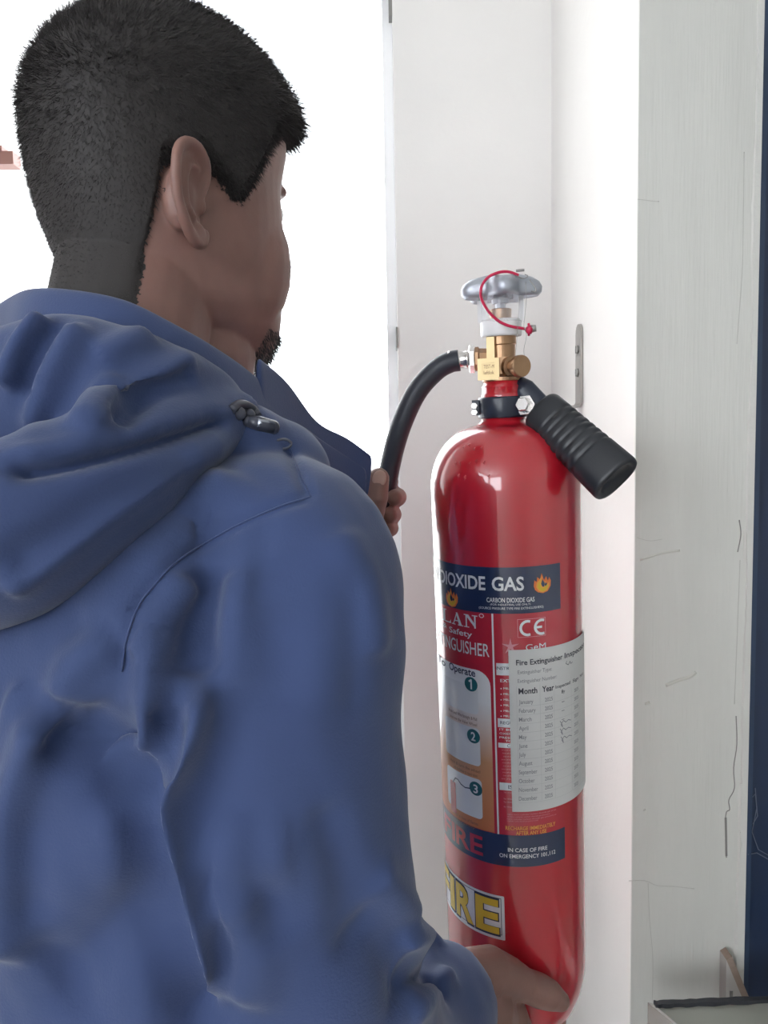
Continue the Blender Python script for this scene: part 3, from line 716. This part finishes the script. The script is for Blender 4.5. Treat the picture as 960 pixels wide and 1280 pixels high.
# stamped text in the brass plate window
def brass_text(body, z0, z1):
    cu = bpy.data.curves.new('t','FONT'); cu.body = body; cu.resolution_u = 2; o = bpy.data.objects.new('t',cu); C.objects.link(o)
    me = bpy.data.meshes.new_from_object(o); bpy.data.objects.remove(o); co = coords(me)
    lo, hi = co[:,0].min(), co[:,0].max(); a, b = xq0+f_*1.3, xq1-f_*1.1
    v = [(a+(x-lo)/(hi-lo)*(b-a), -.0169, z0+y/.73*(z1-z0)-zb) for x,y,_ in co]
    mesh_obj('stamped_lettering', v, [tuple(p_.vertices) for p_ in me.polygons], M['label_brown'], plate, False)
hq = zq1-zq0
brass_text('TEST-M', zq0+hq*.54, zq0+hq*.72); brass_text('leftlok', zq0+hq*.26, zq0+hq*.44)
# ------------------------------------------------------------------ person
BO = Vector((-.187,.525,0)); PHI = math.radians(50)       # mid-shoulder point, facing 50 degrees from +X towards +Y
bf = Vector((math.cos(PHI),math.sin(PHI),0)); brt = Vector((math.sin(PHI),-math.cos(PHI),0))
def B(x, y, z): return BO + brt*x + bf*y + Vector((0,0,z))   # body frame: x to the person's right, y forward
person = empty('person', Matrix.Translation((BO.x,BO.y,0)))
tag(person, 'person in a hooded blue jacket seen from behind, holding the red extinguisher', 'person')
TP = Matrix.Translation((-BO.x,-BO.y,0))
def pl_(name, me, m, parent=None, smooth=True):
    me.transform(TP); return link(name, me, m, parent or person, smooth)
# ---- head (own frame: x right, y face, z up, origin between the ears)
HC = Vector(((222-480)/F*.58,.58,1.59)); HY = math.radians(51)
hf = Vector((math.cos(HY),math.sin(HY),0)); hr = Vector((math.sin(HY),-math.cos(HY),0))
MH = Matrix(((hr.x,hf.x,0,HC.x),(hr.y,hf.y,0,HC.y),(0,0,1,HC.z),(0,0,0,1))) @ Matrix.Rotation(math.radians(0),4,'X') @ Matrix.Scale(1.0,4)
prof = [(-.115,.078,.050,.014),(-.108,.090,.015,.032),(-.094,.094,-.02,.050),(-.075,.094,-.055,.0615),(-.045,.095,-.078,.0685),(-.012,.095,-.088,.0725),(.02,.092,-.092,.0745),(.05,.099,-.093,.0765),(.078,.097,-.086,.0750),(.100,.084,-.071,.066),(.117,.058,-.048,.050),(.126,.028,-.018,.026),(.128,.010,.002,.006)]
zz = np.linspace(prof[0][0], prof[-1][0], 40); pa = np.array(prof); rs = []
def head_sec(z): return [float(np.interp(z, pa[:,0], pa[:,k])) for k in (1,2,3)]
for z in zz:
    f, b, w = head_sec(z); yc, ay = (f+b)/2, (f-b)/2; ring = []
    for j in range(48):
        t = 2*math.pi*j/48; c, s = math.cos(t), math.sin(t)
        ring.append(Vector((w*math.copysign(abs(c)**.88,c), yc+ay*math.copysign(abs(s)**.9,s), z)))
    rs.append(ring)
g = G().rings(rs)
for sx in (-1,1):
    g.ball((sx*.039,.048,-.040),(.028,.036,.052),20)                     # cheeks
    g.ball((sx*.026,.083,.024),(.018,.012,.008),16)                      # brow ridge
    g.ball((sx*.0125,.103,-.033),(.008,.010,.008),12)
    for zl in (-.060,-.069): pass
g.capsule([(0,.092,.012),(0,.099,-.010),(0,.106,-.030)],[.007,.009,.0105],14)
g.ball((0,.094,-.061),(.021,.008,.0055),16); g.ball((0,.093,-.071),(.018,.008,.0055),16); g.ball((0,.084,-.102),(.020,.012,.012),16)
# ears
def ear(sx):
    def Ee(y,z,x): return Vector((sx*(x-.001), y*1.0-(.034 if sx > 0 else .014), z*.90-.018))
    hel = [(.008,.000,.073),(.012,.012,.076),(.011,.024,.080),(.003,.033,.084),(-.008,.034,.087),(-.017,.027,.089),(-.020,.012,.089),(-.018,-.005,.087),(-.012,-.018,.084),(-.004,-.028,.080),(.005,-.032,.076),(.011,-.027,.073),(.012,-.020,.072)]
    g.tube(spline([Ee(*q) for q in hel],4), [.0036]*4+[.0037]*28+[.0042]*10+[.005]*7, 10)
    # thin bowl behind the rim
    ring = [Ee(*q) for q in hel]; c = Ee(-.002,.002,.0765)
    bowl = [c] + ring; n = len(ring)
    off = Vector((-sx*.0035,0,0)); v = bowl + [q+off for q in bowl]
    fs = []
    for i in range(1,n): fs += [(0,i,i+1),(n+1,n+1+i+1,n+1+i)]
    fs += [(0,n,1),(n+1,n+2,2*n+1)]
    for i in range(1,n): fs.append((i,n+1+i,n+2+i,i+1))
    fs.append((n,2*n+1,n+2,1)); g.add(v, fs)
    g.tube(spline([Ee(.004,.020,.080),Ee(-.006,.020,.084),Ee(-.010,.008,.0845),Ee(-.008,-.008,.083),Ee(0,-.016,.080)],4), .0028, 8)
    g.ball(Ee(.009,-.004,.0755),(.0035,.004,.006),10); g.ball(Ee(.003,-.024,.0775),(.004,.007,.007),12)
    g.ball(Ee(-.004,0,.070),(.010,.012,.022),14)
ear(1); ear(-1)
hm = G(); hm.v = [tuple(MH @ Vector(p)) for p in g.v]; hm.f = g.f
# neck and shoulders
nb = B(0,-.01,1.40); nt_ = MH @ Vector((0,-.025,-.055))
hm.tube(spline([nt_+Vector((0,0,.03)),nt_,(nt_+nb)/2+Vector((0,0,0)),nb,B(0,-.01,1.34)],4), lerp_list([.050,.056,.058,.068,.085],17), 28)
hm.ball(MH @ Vector((0,-.042,-.062)),.043,20); hm.ball(MH @ Vector((0,.022,-.112)),.048,20)
headme = remesh(hm.mesh(), .0016, 6, .5)
# eye sockets
co = coords(headme); IH = MH.inverted(); A3 = np.array(IH.to_3x3()); loc = co @ A3.T + np.array(IH.translation)
nr = normals(headme)
for sx in (-1,1):
    d = np.linalg.norm((loc-np.array((sx*.031,.088,.006)))/np.array((1.35,1.0,.9)),axis=1); co -= nr*(.0085*np.exp(-(d/.0125)**2))[:,None]
d = np.linalg.norm((loc-np.array((0,.098,-.066)))*np.array((.35,1,1.8)),axis=1); co -= nr*(.003*np.exp(-(d/.004)**2))[:,None]
set_coords(headme, co)
# ---- hands
hg = G()
# right hand: palm under the base, thumb laid against the lower front of the cylinder
wr = P(572,1262,.585); kn = P(628,1318,.685)
hg.capsule([P(500,1300,.52), wr], [.030,.027], 18)
hg.capsule([wr, P(598,1262,.615), P(628,1290,.655)], [.027,.032,.026], 20)
hg.capsule([P(590,1250,.61), P(625,1275,.640), P(645,1300,.665)], [.026,.027,.020], 18)
hg.capsule([P(588,1222,.600), P(612,1215,.618), P(638,1223,.632), P(656,1231,.639), P(674,1238,.644), P(688,1244,.648), P(700,1251,.652)], [.023,.0215,.0175,.0142,.0148,.0132,.0092], 20)
for i,(x0,y0,d0) in enumerate(((652,1302,.672),(648,1316,.690),(640,1326,.71),(628,1334,.725))):
    k = P(x0,y0,d0); ln_ = (.018,.020,.019,.016)[i]
    a = k+Vector((ln_,.010,-.002)); b = a+Vector((ln_*.75,.006,.002)); c = b+Vector((ln_*.5,.002,.007))
    hg.capsule([P(605,1290,.63), k, a, b, c], [.018,.0115,.0098,.0088,.0075], 14)
# left hand around the hose
Y0 = .70
hg.capsule([P(405,700,.735), P(440,655,.735)], [.028,.025], 18)
hg.capsule([P(440,655,.735), P(452,640,.735), P(462,628,.738)], [.024,.027,.020], 18)
hg.capsule([P(462,660,.738), P(456,612,.738)], [.017,.015], 16)
hg.capsule([P(448,670,.712), P(460,642,.690), P(468,618,.677), P(473,598,.677)], [.0185,.0155,.0132,.0102], 18)
tips = []
for i,(x,y,r) in enumerate(((489,602,.0080),(497,621,.0094),(491,643,.0094),(489,660,.0082))):
    hg.capsule(spline([P(458,y+6,.738), P(474,y+2,.741), P(x-3,y+1,.735), P(x-1,y,.722), P(x-(4 if y > 610 else 1),y+1,.709 if y > 610 else .720)],4), lerp_list([r*1.2,r*1.12,r*1.05,r,r*.85],17), 14)
handme = remesh(hg.mesh(), .0013, 4, .5)
# ---- inner body (under the clothes): trunk, arms, legs
bg_ = G()
def ell(zv, w, d, yo=0, n=32): return [B(w*math.cos(2*math.pi*j/n), yo+d*math.sin(2*math.pi*j/n), zv) for j in range(n)]
bg_.rings([ell(.86,.15,.10),ell(1.0,.145,.10),ell(1.15,.15,.105),ell(1.28,.155,.105),ell(1.36,.13,.085),ell(1.41,.08,.06)])
RS = [P(372,690,.435),P(350,850,.42),P(362,1050,.41),P(398,1285,.415),P(480,1330,.49),P(548,1275,.565)]
bg_.tube(spline(RS,6), lerp_list([.05,.048,.045,.042,.036,.029],31), 16)
LS = [B(-.165,.0,1.355), B(-.19,.06,1.25), B(-.16,.16,1.14), B(-.07,.215,1.20), P(418,690,.735)]
bg_.tube(spline(LS,6), lerp_list([.05,.048,.042,.036,.028],25), 16)
for sx in (-1,1):
    bg_.tube([B(sx*.085,0,.90),B(sx*.088,.01,.70),B(sx*.09,.015,.48),B(sx*.092,-.005,.28),B(sx*.092,-.01,.07)],[.085,.075,.055,.052,.036],16)
bodyme = bg_.mesh()
bm = bmesh.new()
for me_ in (headme, handme, bodyme): bm.from_mesh(me_)
allme = bpy.data.meshes.new('body'); bm.to_mesh(allme); bm.free()
body = pl_('body', allme, M['skin'])
for sx in (-1,1):                              # eyes and nails
    e_o = MH @ Vector((sx*.031,.0775,.006)); d_ = (MH.to_3x3() @ Vector((0,1,0)))
    g = G().ball(e_o,.0115,20); me_ = g.mesh('eye'); pl_('eye', me_, M['eye'], body)
    g = G().ball(e_o+d_*.0082,(.0048,.0048,.0048),14); pl_('iris', g.mesh('iris'), M['iris'], body)
def nail(c, d, up, w=.0062, l=.007):
    d = Vector(d).normalized(); up = Vector(up); up = (up-d*up.dot(d)).normalized(); s = d.cross(up)
    Tn = Matrix(((s.x,d.x,up.x,c.x),(s.y,d.y,up.y,c.y),(s.z,d.z,up.z,c.z),(0,0,0,1)))
    pl_('nail', G().ball((0,0,0),(w,l,.0016),14,None).build_mesh(Tn), M['nail'], body)
def _bm(self, T):
    self.v = [tuple(T @ Vector(p)) for p in self.v]; return self.mesh('nail')
G.build_mesh = _bm
pa_, pb_ = P(468,618,.677), P(473,598,.677)
nail(pb_+Vector((.001,-.0090,.000)), pb_-pa_, (0.15,-1,.1), .0066, .0082)
# ---- hair: scalp shell and tufts
hc = coords(headme); hn = normals(headme); loc = hc @ A3.T + np.array(IH.translation)
tri = [(p_.vertices[0],p_.vertices[1],p_.vertices[2]) for p_ in headme.polygons] + [(p_.vertices[0],p_.vertices[2],p_.vertices[3]) for p_ in headme.polygons if len(p_.vertices) == 4]
tri = np.array(tri)
def hairline(y): return np.interp(y, [-.10,-.066,-.054,-.048,-.022,-.014,.004,.012,.022,.032,.044,.056,.080,.10], [-.105,-.095,-.062,-.002,.008,.000,-.012,-.012,.000,.018,.040,.050,.058,.062])
def hairmask(l):
    x, y, z = np.abs(l[:,0]), l[:,1], l[:,2]
    top = z > hairline(y)+.004*np.sin(y*900+z*1300)*np.sin(z*700-y*400)
    notear = ~((x > .0780) & (z < .020) & (y < .000) & (y > -.066)) & ~((x > .0735) & (z < .008) & (y < -.008) & (y > -.052))
    return top & notear & (z > -.112)
vm = hairmask(loc)
tc_ = (loc[tri[:,0]]+loc[tri[:,1]]+loc[tri[:,2]])/3
tm = vm[tri].all(axis=1)
ht = tri[tm]
p0, p1, p2 = hc[ht[:,0]], hc[ht[:,1]], hc[ht[:,2]]
ar = np.linalg.norm(np.cross(p1-p0,p2-p0),axis=1); NS = 120000
def hairlen(l):
    z, y = l[:,2], l[:,1]
    a = np.interp(z, [-.09,-.05,-.02,.03,.07,.11], [.002,.0035,.006,.010,.013,.015])
    return a + .012*np.clip((y-.055)/.03,0,1)*np.clip((z-.055)/.02,0,1)
idx = rng.choice(len(ht), NS, p=ar/ar.sum()); r1, r2 = np.sqrt(rng.random(NS)), rng.random(NS)
root = p0[idx]*(1-r1)[:,None] + p1[idx]*(r1*(1-r2))[:,None] + p2[idx]*(r1*r2)[:,None]
nrm_ = hn[ht[idx,0]]; rl = root @ A3.T + np.array(IH.translation)
M3 = np.array(MH.to_3x3())
flow_l = np.stack([np.zeros(NS), .55*np.ones(NS), -.75*np.ones(NS)],1)
bl = np.clip((rl[:,2]-.03)/.07,0,1); flow_l[:,1] = .25+.6*bl; flow_l[:,2] = -.9+.9*bl
flow = flow_l @ M3.T; flow -= nrm_*np.sum(flow*nrm_,1)[:,None]
ln_ = hairlen(rl)*(.65+.6*rng.random(NS))*np.clip((rl[:,2]-hairline(rl[:,1]))/.010,.35,1)
jit = rng.normal(0,.20,(NS,3))
d1 = nrm_*.75+flow*.45+jit; d1 /= np.linalg.norm(d1,axis=1)[:,None]
d2 = nrm_*.45+flow*.75+jit*1.3; d2 /= np.linalg.norm(d2,axis=1)[:,None]
sd = np.cross(d1, rng.normal(0,1,(NS,3))); sd /= np.linalg.norm(sd,axis=1)[:,None]
wd_ = (.00022+.00016*rng.random(NS))[:,None]
a = root - nrm_*.0005; b = a+d1*(ln_*.6)[:,None]; c = b+d2*(ln_*.55)[:,None]
hv = np.stack([a-sd*wd_, a+sd*wd_, b-sd*wd_*.8, b+sd*wd_*.8, c],1).reshape(-1,3)
i0 = np.arange(NS)*5
hfaces = [(int(i),int(i+1),int(i+3),int(i+2)) for i in i0] + [(int(i+2),int(i+3),int(i+4)) for i in i0]
# shell
used, inv = np.unique(ht.ravel(), return_inverse=True)
th_ = hairlen(loc[used])*.62*np.clip((loc[used][:,2]-hairline(loc[used][:,1])-.004)/.014,-.05,1)+.0002
sv = hc[used]+hn[used]*th_[:,None]; base = len(hv)
hv = np.vstack([hv, sv]); inv = inv.reshape(-1,3)+base
hfaces += [tuple(int(k) for k in t) for t in inv]
me_ = bpy.data.meshes.new('hair'); me_.from_pydata(hv.tolist(), [], hfaces); me_.update(); pl_('hair', me_, M['hair'])
# beard stubble under the chin
NB = 2200; g = G()
vb_, fb_ = [], []
cand = np.where((loc[:,2] < -.090)&(loc[:,1] > .055))[0]
for k in rng.choice(cand, min(NB,len(cand))):
    q = Vector(hc[k]); nn_ = Vector(hn[k]); d = (nn_*.6+Vector((0,0,-.6))+Vector(rng.normal(0,.25,3))).normalized(); s = d.orthogonal().normalized()*.0003
    n0 = len(vb_); vb_ += [q-s,q+s,q+d*(.004+.007*random.random())]; fb_.append((n0,n0+1,n0+2))
me_ = bpy.data.meshes.new('beard'); me_.from_pydata([tuple(q) for q in vb_],[],fb_); me_.update(); pl_('beard', me_, M['hair'])

# ---- jacket: trunk + sleeves as one shell
jg = G()
def jel(z, w, d, yo=0, e=.85, n=48):
    out = []
    for j in range(n):
        t = 2*math.pi*j/n; c, s = math.cos(t), math.sin(t)
        out.append(B(w*math.copysign(abs(c)**e,c), yo+d*math.copysign(abs(s)**e,s), z))
    return out
jg.rings([jel(.78,.205,.150),jel(.95,.205,.150),jel(1.10,.208,.148),jel(1.20,.205,.142,-.005),jel(1.29,.195,.128,-.01),jel(1.345,.165,.108,-.015),jel(1.38,.125,.09,-.015),jel(1.41,.09,.078,-.01),jel(1.435,.075,.070,-.005)])
rsl = [B(.085,-.012,1.350),P(347,706,.448),P(352,795,.432),P(347,900,.425),P(362,1060,.418),P(398,1275,.418),P(480,1325,.49),P(545,1262,.562),P(566,1246,.585)]
jg.tube(spline(rsl,8), lerp_list([.050,.070,.0735,.0735,.072,.070,.058,.050,.044],65), 36)
jg.ball(P(347,708,.447),.067,24)
lsl = [B(-.085,-.012,1.372),B(-.165,.0,1.345), B(-.19,.06,1.25), B(-.165,.155,1.14), B(-.075,.215,1.20), P(415,695,.738)]
jg.tube(spline(lsl,8), lerp_list([.050,.070,.070,.062,.052,.040],41), 28)
jg.ball(P(338,600,.492),.042,20); jg.ball(P(300,580,.480),.040,20)
jme = remesh(jg.mesh(), .0034, 12, .6)
def bvh_of(me): return BVHTree.FromPolygons([v.co for v in me.vertices], [tuple(p_.vertices) for p_ in me.polygons])
def hit(bvh, px, py):
    d = ray(px,py).normalized(); r = bvh.ray_cast(CAM, d); return r[0] if r[0] else None
def fold(me, bvh, pix, w, amp, asym=0.0, ends=.12):
    pp = spline([(x,y,0) for x,y in pix],5); pts = [hit(bvh,q.x,q.y) for q in pp]; pts = [q for q in pts if q is not None]
    if len(pts) < 2: return
    co = coords(me); d, par = seg_dist(co, pts)
    k = d < 3*w
    env = np.clip(np.minimum(par, 1-par)/ends, 0, 1); env = env*env*(3-2*env)
    nr = normals(me); co[k] += nr[k]*(1.6*amp*np.exp(-(d[k]/w)**2)*(.15+.85*env[k]))[:,None]
    set_coords(me, co)
def remesh_smooth(me, it):
    o = bpy.data.objects.new('tmp', me); C.objects.link(o); sm = o.modifiers.new('s','SMOOTH'); sm.iterations = it; sm.factor = .5
    dg = bpy.context.evaluated_depsgraph_get(); dg.update(); r = bpy.data.meshes.new_from_object(o.evaluated_get(dg)); bpy.data.objects.remove(o); return r
bv = bvh_of(jme)
folds = [   # pixel path on the cloth, half width, height
 ([(70,880),(45,950),(22,1030),(15,1120),(25,1210)],.016,.010),
 ([(150,800),(105,830),(75,880)],.012,.006),
 ([(195,790),(186,850),(184,910),(176,955)],.0075,.008),
 ([(228,860),(243,885),(228,930),(210,975),(206,1010),(222,1085),(248,1175),(282,1290)],.010,.011),
 ([(205,880),(212,925),(198,965)],.008,-.011),
 ([(150,940),(185,1000),(196,1070),(215,1150),(245,1240),(268,1300)],.014,-.013),
 ([(95,900),(130,940),(165,950)],.016,-.010),
 ([(60,1240),(140,1180),(200,1150)],.022,-.008),
 ([(30,850),(15,900),(5,960)],.006,.003),
 ([(110,870),(60,960),(40,1060),(45,1160)],.010,-.005),
 ([(130,1010),(150,1080),(170,1150)],.006,.0025),
 ([(215,1060),(200,1120),(120,1200),(60,1280)],.012,-.004),
 ([(250,640),(232,660),(222,690)],.004,.002),
 ([(272,640),(262,665)],.003,-.0015),
 ([(330,640),(326,700),(322,760)],.006,-.0015),
 ([(440,700),(445,800),(440,900)],.010,-.002),
 ([(400,1000),(430,1100),(440,1200)],.012,-.003),
 ([(300,1010),(290,1070),(310,1140)],.008,.003),
 ([(270,700),(250,780),(246,850)],.014,-.005),
 ([(300,700),(292,790),(280,860)],.012,.004),
 ([(345,690),(350,790),(345,900)],.016,-.003),
 ([(420,660),(455,740),(470,830)],.014,.004),
 ([(255,1110),(295,1135),(320,1190),(300,1260)],.014,.006),
 ([(280,1090),(330,1120),(350,1180)],.012,-.004),
 ([(240,1050),(300,1075),(370,1060)],.018,.004),
 ([(500,1190),(525,1170),(548,1185)],.007,.006),
 ([(505,1230),(535,1225),(556,1250)],.006,-.006),
 ([(510,1270),(540,1240),(565,1215)],.007,.005),
 ([(440,1150),(490,1200),(510,1260)],.014,-.005),
 ([(470,1090),(505,1130),(528,1150)],.010,.004),
 ([(300,590),(240,640),(180,720),(130,800)],.020,.006),
 ([(230,720),(200,770),(175,830)],.010,.006),
]
for f_args in folds: fold(jme, bv, *f_args)
jme = remesh_smooth(jme, 3)
# gentle irregular cloth surface
co = coords(jme); nr = normals(jme)
fine = np.sin(co[:,0]*210+co[:,2]*60+4*np.sin(co[:,1]*45))*np.sin(co[:,2]*75+3*np.sin(co[:,0]*40))*.00025
wv = fine + np.sin(co[:,0]*61+3*np.sin(co[:,2]*23))*np.sin(co[:,2]*37+2*np.sin(co[:,1]*31))*.0005 + np.sin(co[:,0]*130+co[:,2]*90+2*np.sin(co[:,1]*70))*.0004
set_coords(jme, co+nr*wv[:,None])
# seams pressed in
bv = bvh_of(jme)
seams = [[(388,621),(350,633),(300,655),(260,677),(220,703),(190,735),(172,760),(158,800),(152,840)],[(362,560),(372,585),(380,605),(388,621)]]
for s_ in seams: fold(jme, bv, s_, .0035, -.0019, 0, .02)
bv = bvh_of(jme)
jme_world = jme.copy()
jacket = pl_('jacket', jme, M['jacket'])
for s_ in seams:
    pp = spline([(x,y,0) for x,y in s_],8); pts = [hit(bv,q.x,q.y) for q in pp]; pts = [q for q in pts if q]
    g = G().tube(pts, .0006, 6); pl_('seam', g.mesh('seam'), M['jacket'], jacket)
# ---- collar: standing band round the neck, open at the front
def strip(low, high, thick, name, m, per=6):
    lo = spline(low,per); hi = spline(high,per); rs = []
    for a, b in zip(lo, hi):
        c = (a+b)/2; up = (b-a); out = Vector((c.x-(BO.x+.02), c.y-(BO.y+.01), 0)).normalized()*thick
        rs.append([a, a+out*.9+up*.1, (a+b)/2+out, b+out*.7-up*.02, b+up*.03, b-out*.5, (a+b)/2-out*.6, a-out*.4])
    me_ = G().rings(rs).mesh(name); return pl_(name, remesh_sub(me_), m, jacket)
def remesh_sub(me_):
    o = bpy.data.objects.new('tmp', me_); C.objects.link(o)
    md = o.modifiers.new('s','SUBSURF'); md.levels = 2; md.render_levels = 2
    dg = bpy.context.evaluated_depsgraph_get(); dg.update(); r = bpy.data.meshes.new_from_object(o.evaluated_get(dg)); bpy.data.objects.remove(o); return r
high = [P(-20,395,.60),P(15,372,.535),P(45,362,.487),P(100,365,.464),P(160,378,.462),P(215,405,.472),P(262,432,.490),P(305,462,.52),P(345,498,.56),P(385,540,.60),P(425,568,.635),P(458,590,.655)]
low  = [P(-20,470,.60),P(10,470,.525),P(40,460,.475),P(95,455,.452),P(165,460,.450),P(220,480,.460),P(270,510,.478),P(312,580,.50),P(345,640,.54),P(380,690,.585),P(412,715,.615),P(432,725,.635)]
strip(low, high, .007, 'collar', M['jacket'])
# dark inner placket showing along the open front
hi2 = [p+Vector((.006,.014,.010+.003*math.sin(i*2.3))) for i, p in enumerate(high[7:])]; lo2 = [p+Vector((.004,.014,0)) for p in low[7:]]
strip(lo2, hi2, .004, 'zip_placket', M['jacket'])
# ---- hood lying on the shoulders
hg2 = G()
hb = [(312,520,.478,.016),(270,532,.455,.024),(215,555,.425,.032),(150,590,.395,.038),(80,630,.375,.042),(0,670,.365,.046),(-90,700,.375,.046),(-200,690,.42,.044)]
def hood_arc(pts, flat):                   # right half as seen, mirrored about the back seam
    q = []
    for x,y,d,r in pts:
        w = P(x,y,d)-BO; q.append((w.dot(brt), w.dot(bf), w.z, r))
    q = [e for e in q if e[0] > .03]
    c = q[-1]; mid = (0, c[1]-.022, c[2]-.012, c[3])
    full = q+[mid]+[(-e[0],e[1],e[2],e[3]) for e in q[::-1]]
    n = 6*(len(full)-1)+1
    hg2.tube(spline([B(e[0],e[1],e[2]) for e in full],6), [(r,r*flat) for r in lerp_list([e[3] for e in full],n)], 24, up=(0,0,1))
hood_arc(hb, .85)
h2 = [(296,512,.490,.012),(262,498,.468,.022),(205,497,.440,.034),(140,492,.425,.040),(70,490,.425,.044),(0,492,.44,.046),(-70,495,.48,.046),(-130,510,.56,.04)]
hood_arc(h2, .75)
hme = remesh(hg2.mesh(), .0034, 8, .6)
hbv = bvh_of(hme)
for fa in [([(295,520),(230,540),(150,562),(70,578),(0,585)],.006,-.007),
           ([(300,512),(240,530),(160,552),(80,566),(0,570)],.006,.004),
           ([(60,400),(30,440),(10,490)],.008,.007),([(75,400),(45,450),(30,500)],.007,-.005),
           ([(110,395),(80,440),(55,490),(40,540)],.007,.005),([(145,470),(120,500),(110,540)],.007,.005),
           ([(260,440),(200,470),(140,500),(100,545)],.008,.005),([(240,460),(190,490),(140,530)],.007,-.005),
           ([(300,540),(220,590),(130,650),(40,715),(0,740)],.008,.004),
           ([(250,570),(180,612),(90,668),(0,715)],.009,-.004),
           ([(200,410),(160,430),(120,450)],.009,.004)]:
    fold(hme, hbv, *fa)
hbv2 = bvh_of(hme)
hood = pl_('hood', hme, M['jacket'], jacket)
# ---- cord toggle with ring and cord, set on the hood edge where the cord comes out
jb, hb_ = bvh_of(jme_world), hbv2
def top(px, py, lift):
    d = ray(px,py).normalized(); ts = [b_.ray_cast(CAM, d)[3] for b_ in (jb, hb_)]; t = min(x for x in ts if x is not None); return CAM+d*(t-lift)
g = G().tube(spline([top(290,512,.001),top(297,506,.003),top(307,506,.003),top(317,512,.002),top(322,520,.001)],4), .0028, 8); pl_('hood_cord', g.mesh('hood_cord'), M['toggle'], jacket)
for x_, y_ in ((299,517),(311,519)):
    g = G().ball(top(x_,y_,.001),(.0042,.0042,.0042),14); pl_('eyelet', g.mesh('eyelet'), M['toggle'], jacket)
g = G().capsule([top(309,526,.002),top(322,529,.003),top(341,534,.002)],[.0034,.0046,.0044],14); pl_('toggle', g.mesh('toggle'), M['toggle'], jacket)
g = G().tube([top(322,528,.0074),top(343,532,.0066)],[(.001,.0028),(.001,.0028)],8,up=(0,1,0)); pl_('toggle_plate', g.mesh('toggle_plate'), M['toggle_metal'], jacket)
c0 = top(354,555,.001); g = G().tube([c0+Vector((.005*math.cos(a),-.0005,.003*math.sin(a))) for a in np.linspace(0,2*math.pi,17)], .0008, 6); pl_('cord_ring', g.mesh('cord_ring'), M['toggle'], jacket)
# ---- trousers and shoes
tg = G()
tg.rings([jel(.96,.175,.125,0,1),jel(.86,.18,.13,0,1),jel(.78,.175,.125,0,1)])
for sx in (-1,1):
    tg.tube([B(sx*.085,0,.86),B(sx*.090,.01,.70),B(sx*.094,.015,.48),B(sx*.097,-.002,.28),B(sx*.098,-.008,.06)],[.096,.092,.076,.072,.066],28)
pl_('trousers', remesh(tg.mesh(),.007,4), M['trouser'])
for sx in (-1,1):
    rs = []
    for t, w, h in ((-.10,.022,.045),(-.085,.036,.075),(-.03,.040,.085),(.03,.043,.07),(.09,.048,.05),(.14,.042,.038),(.165,.022,.024)):
        rs.append([B(sx*.098+w*math.cos(2*math.pi*j/20), t, max(0,h/2+h/2*math.sin(2*math.pi*j/20)*1.0)) for j in range(20)])
    pl_('shoe', remesh_sub(G().rings(rs).mesh('shoe')), M['shoe'])
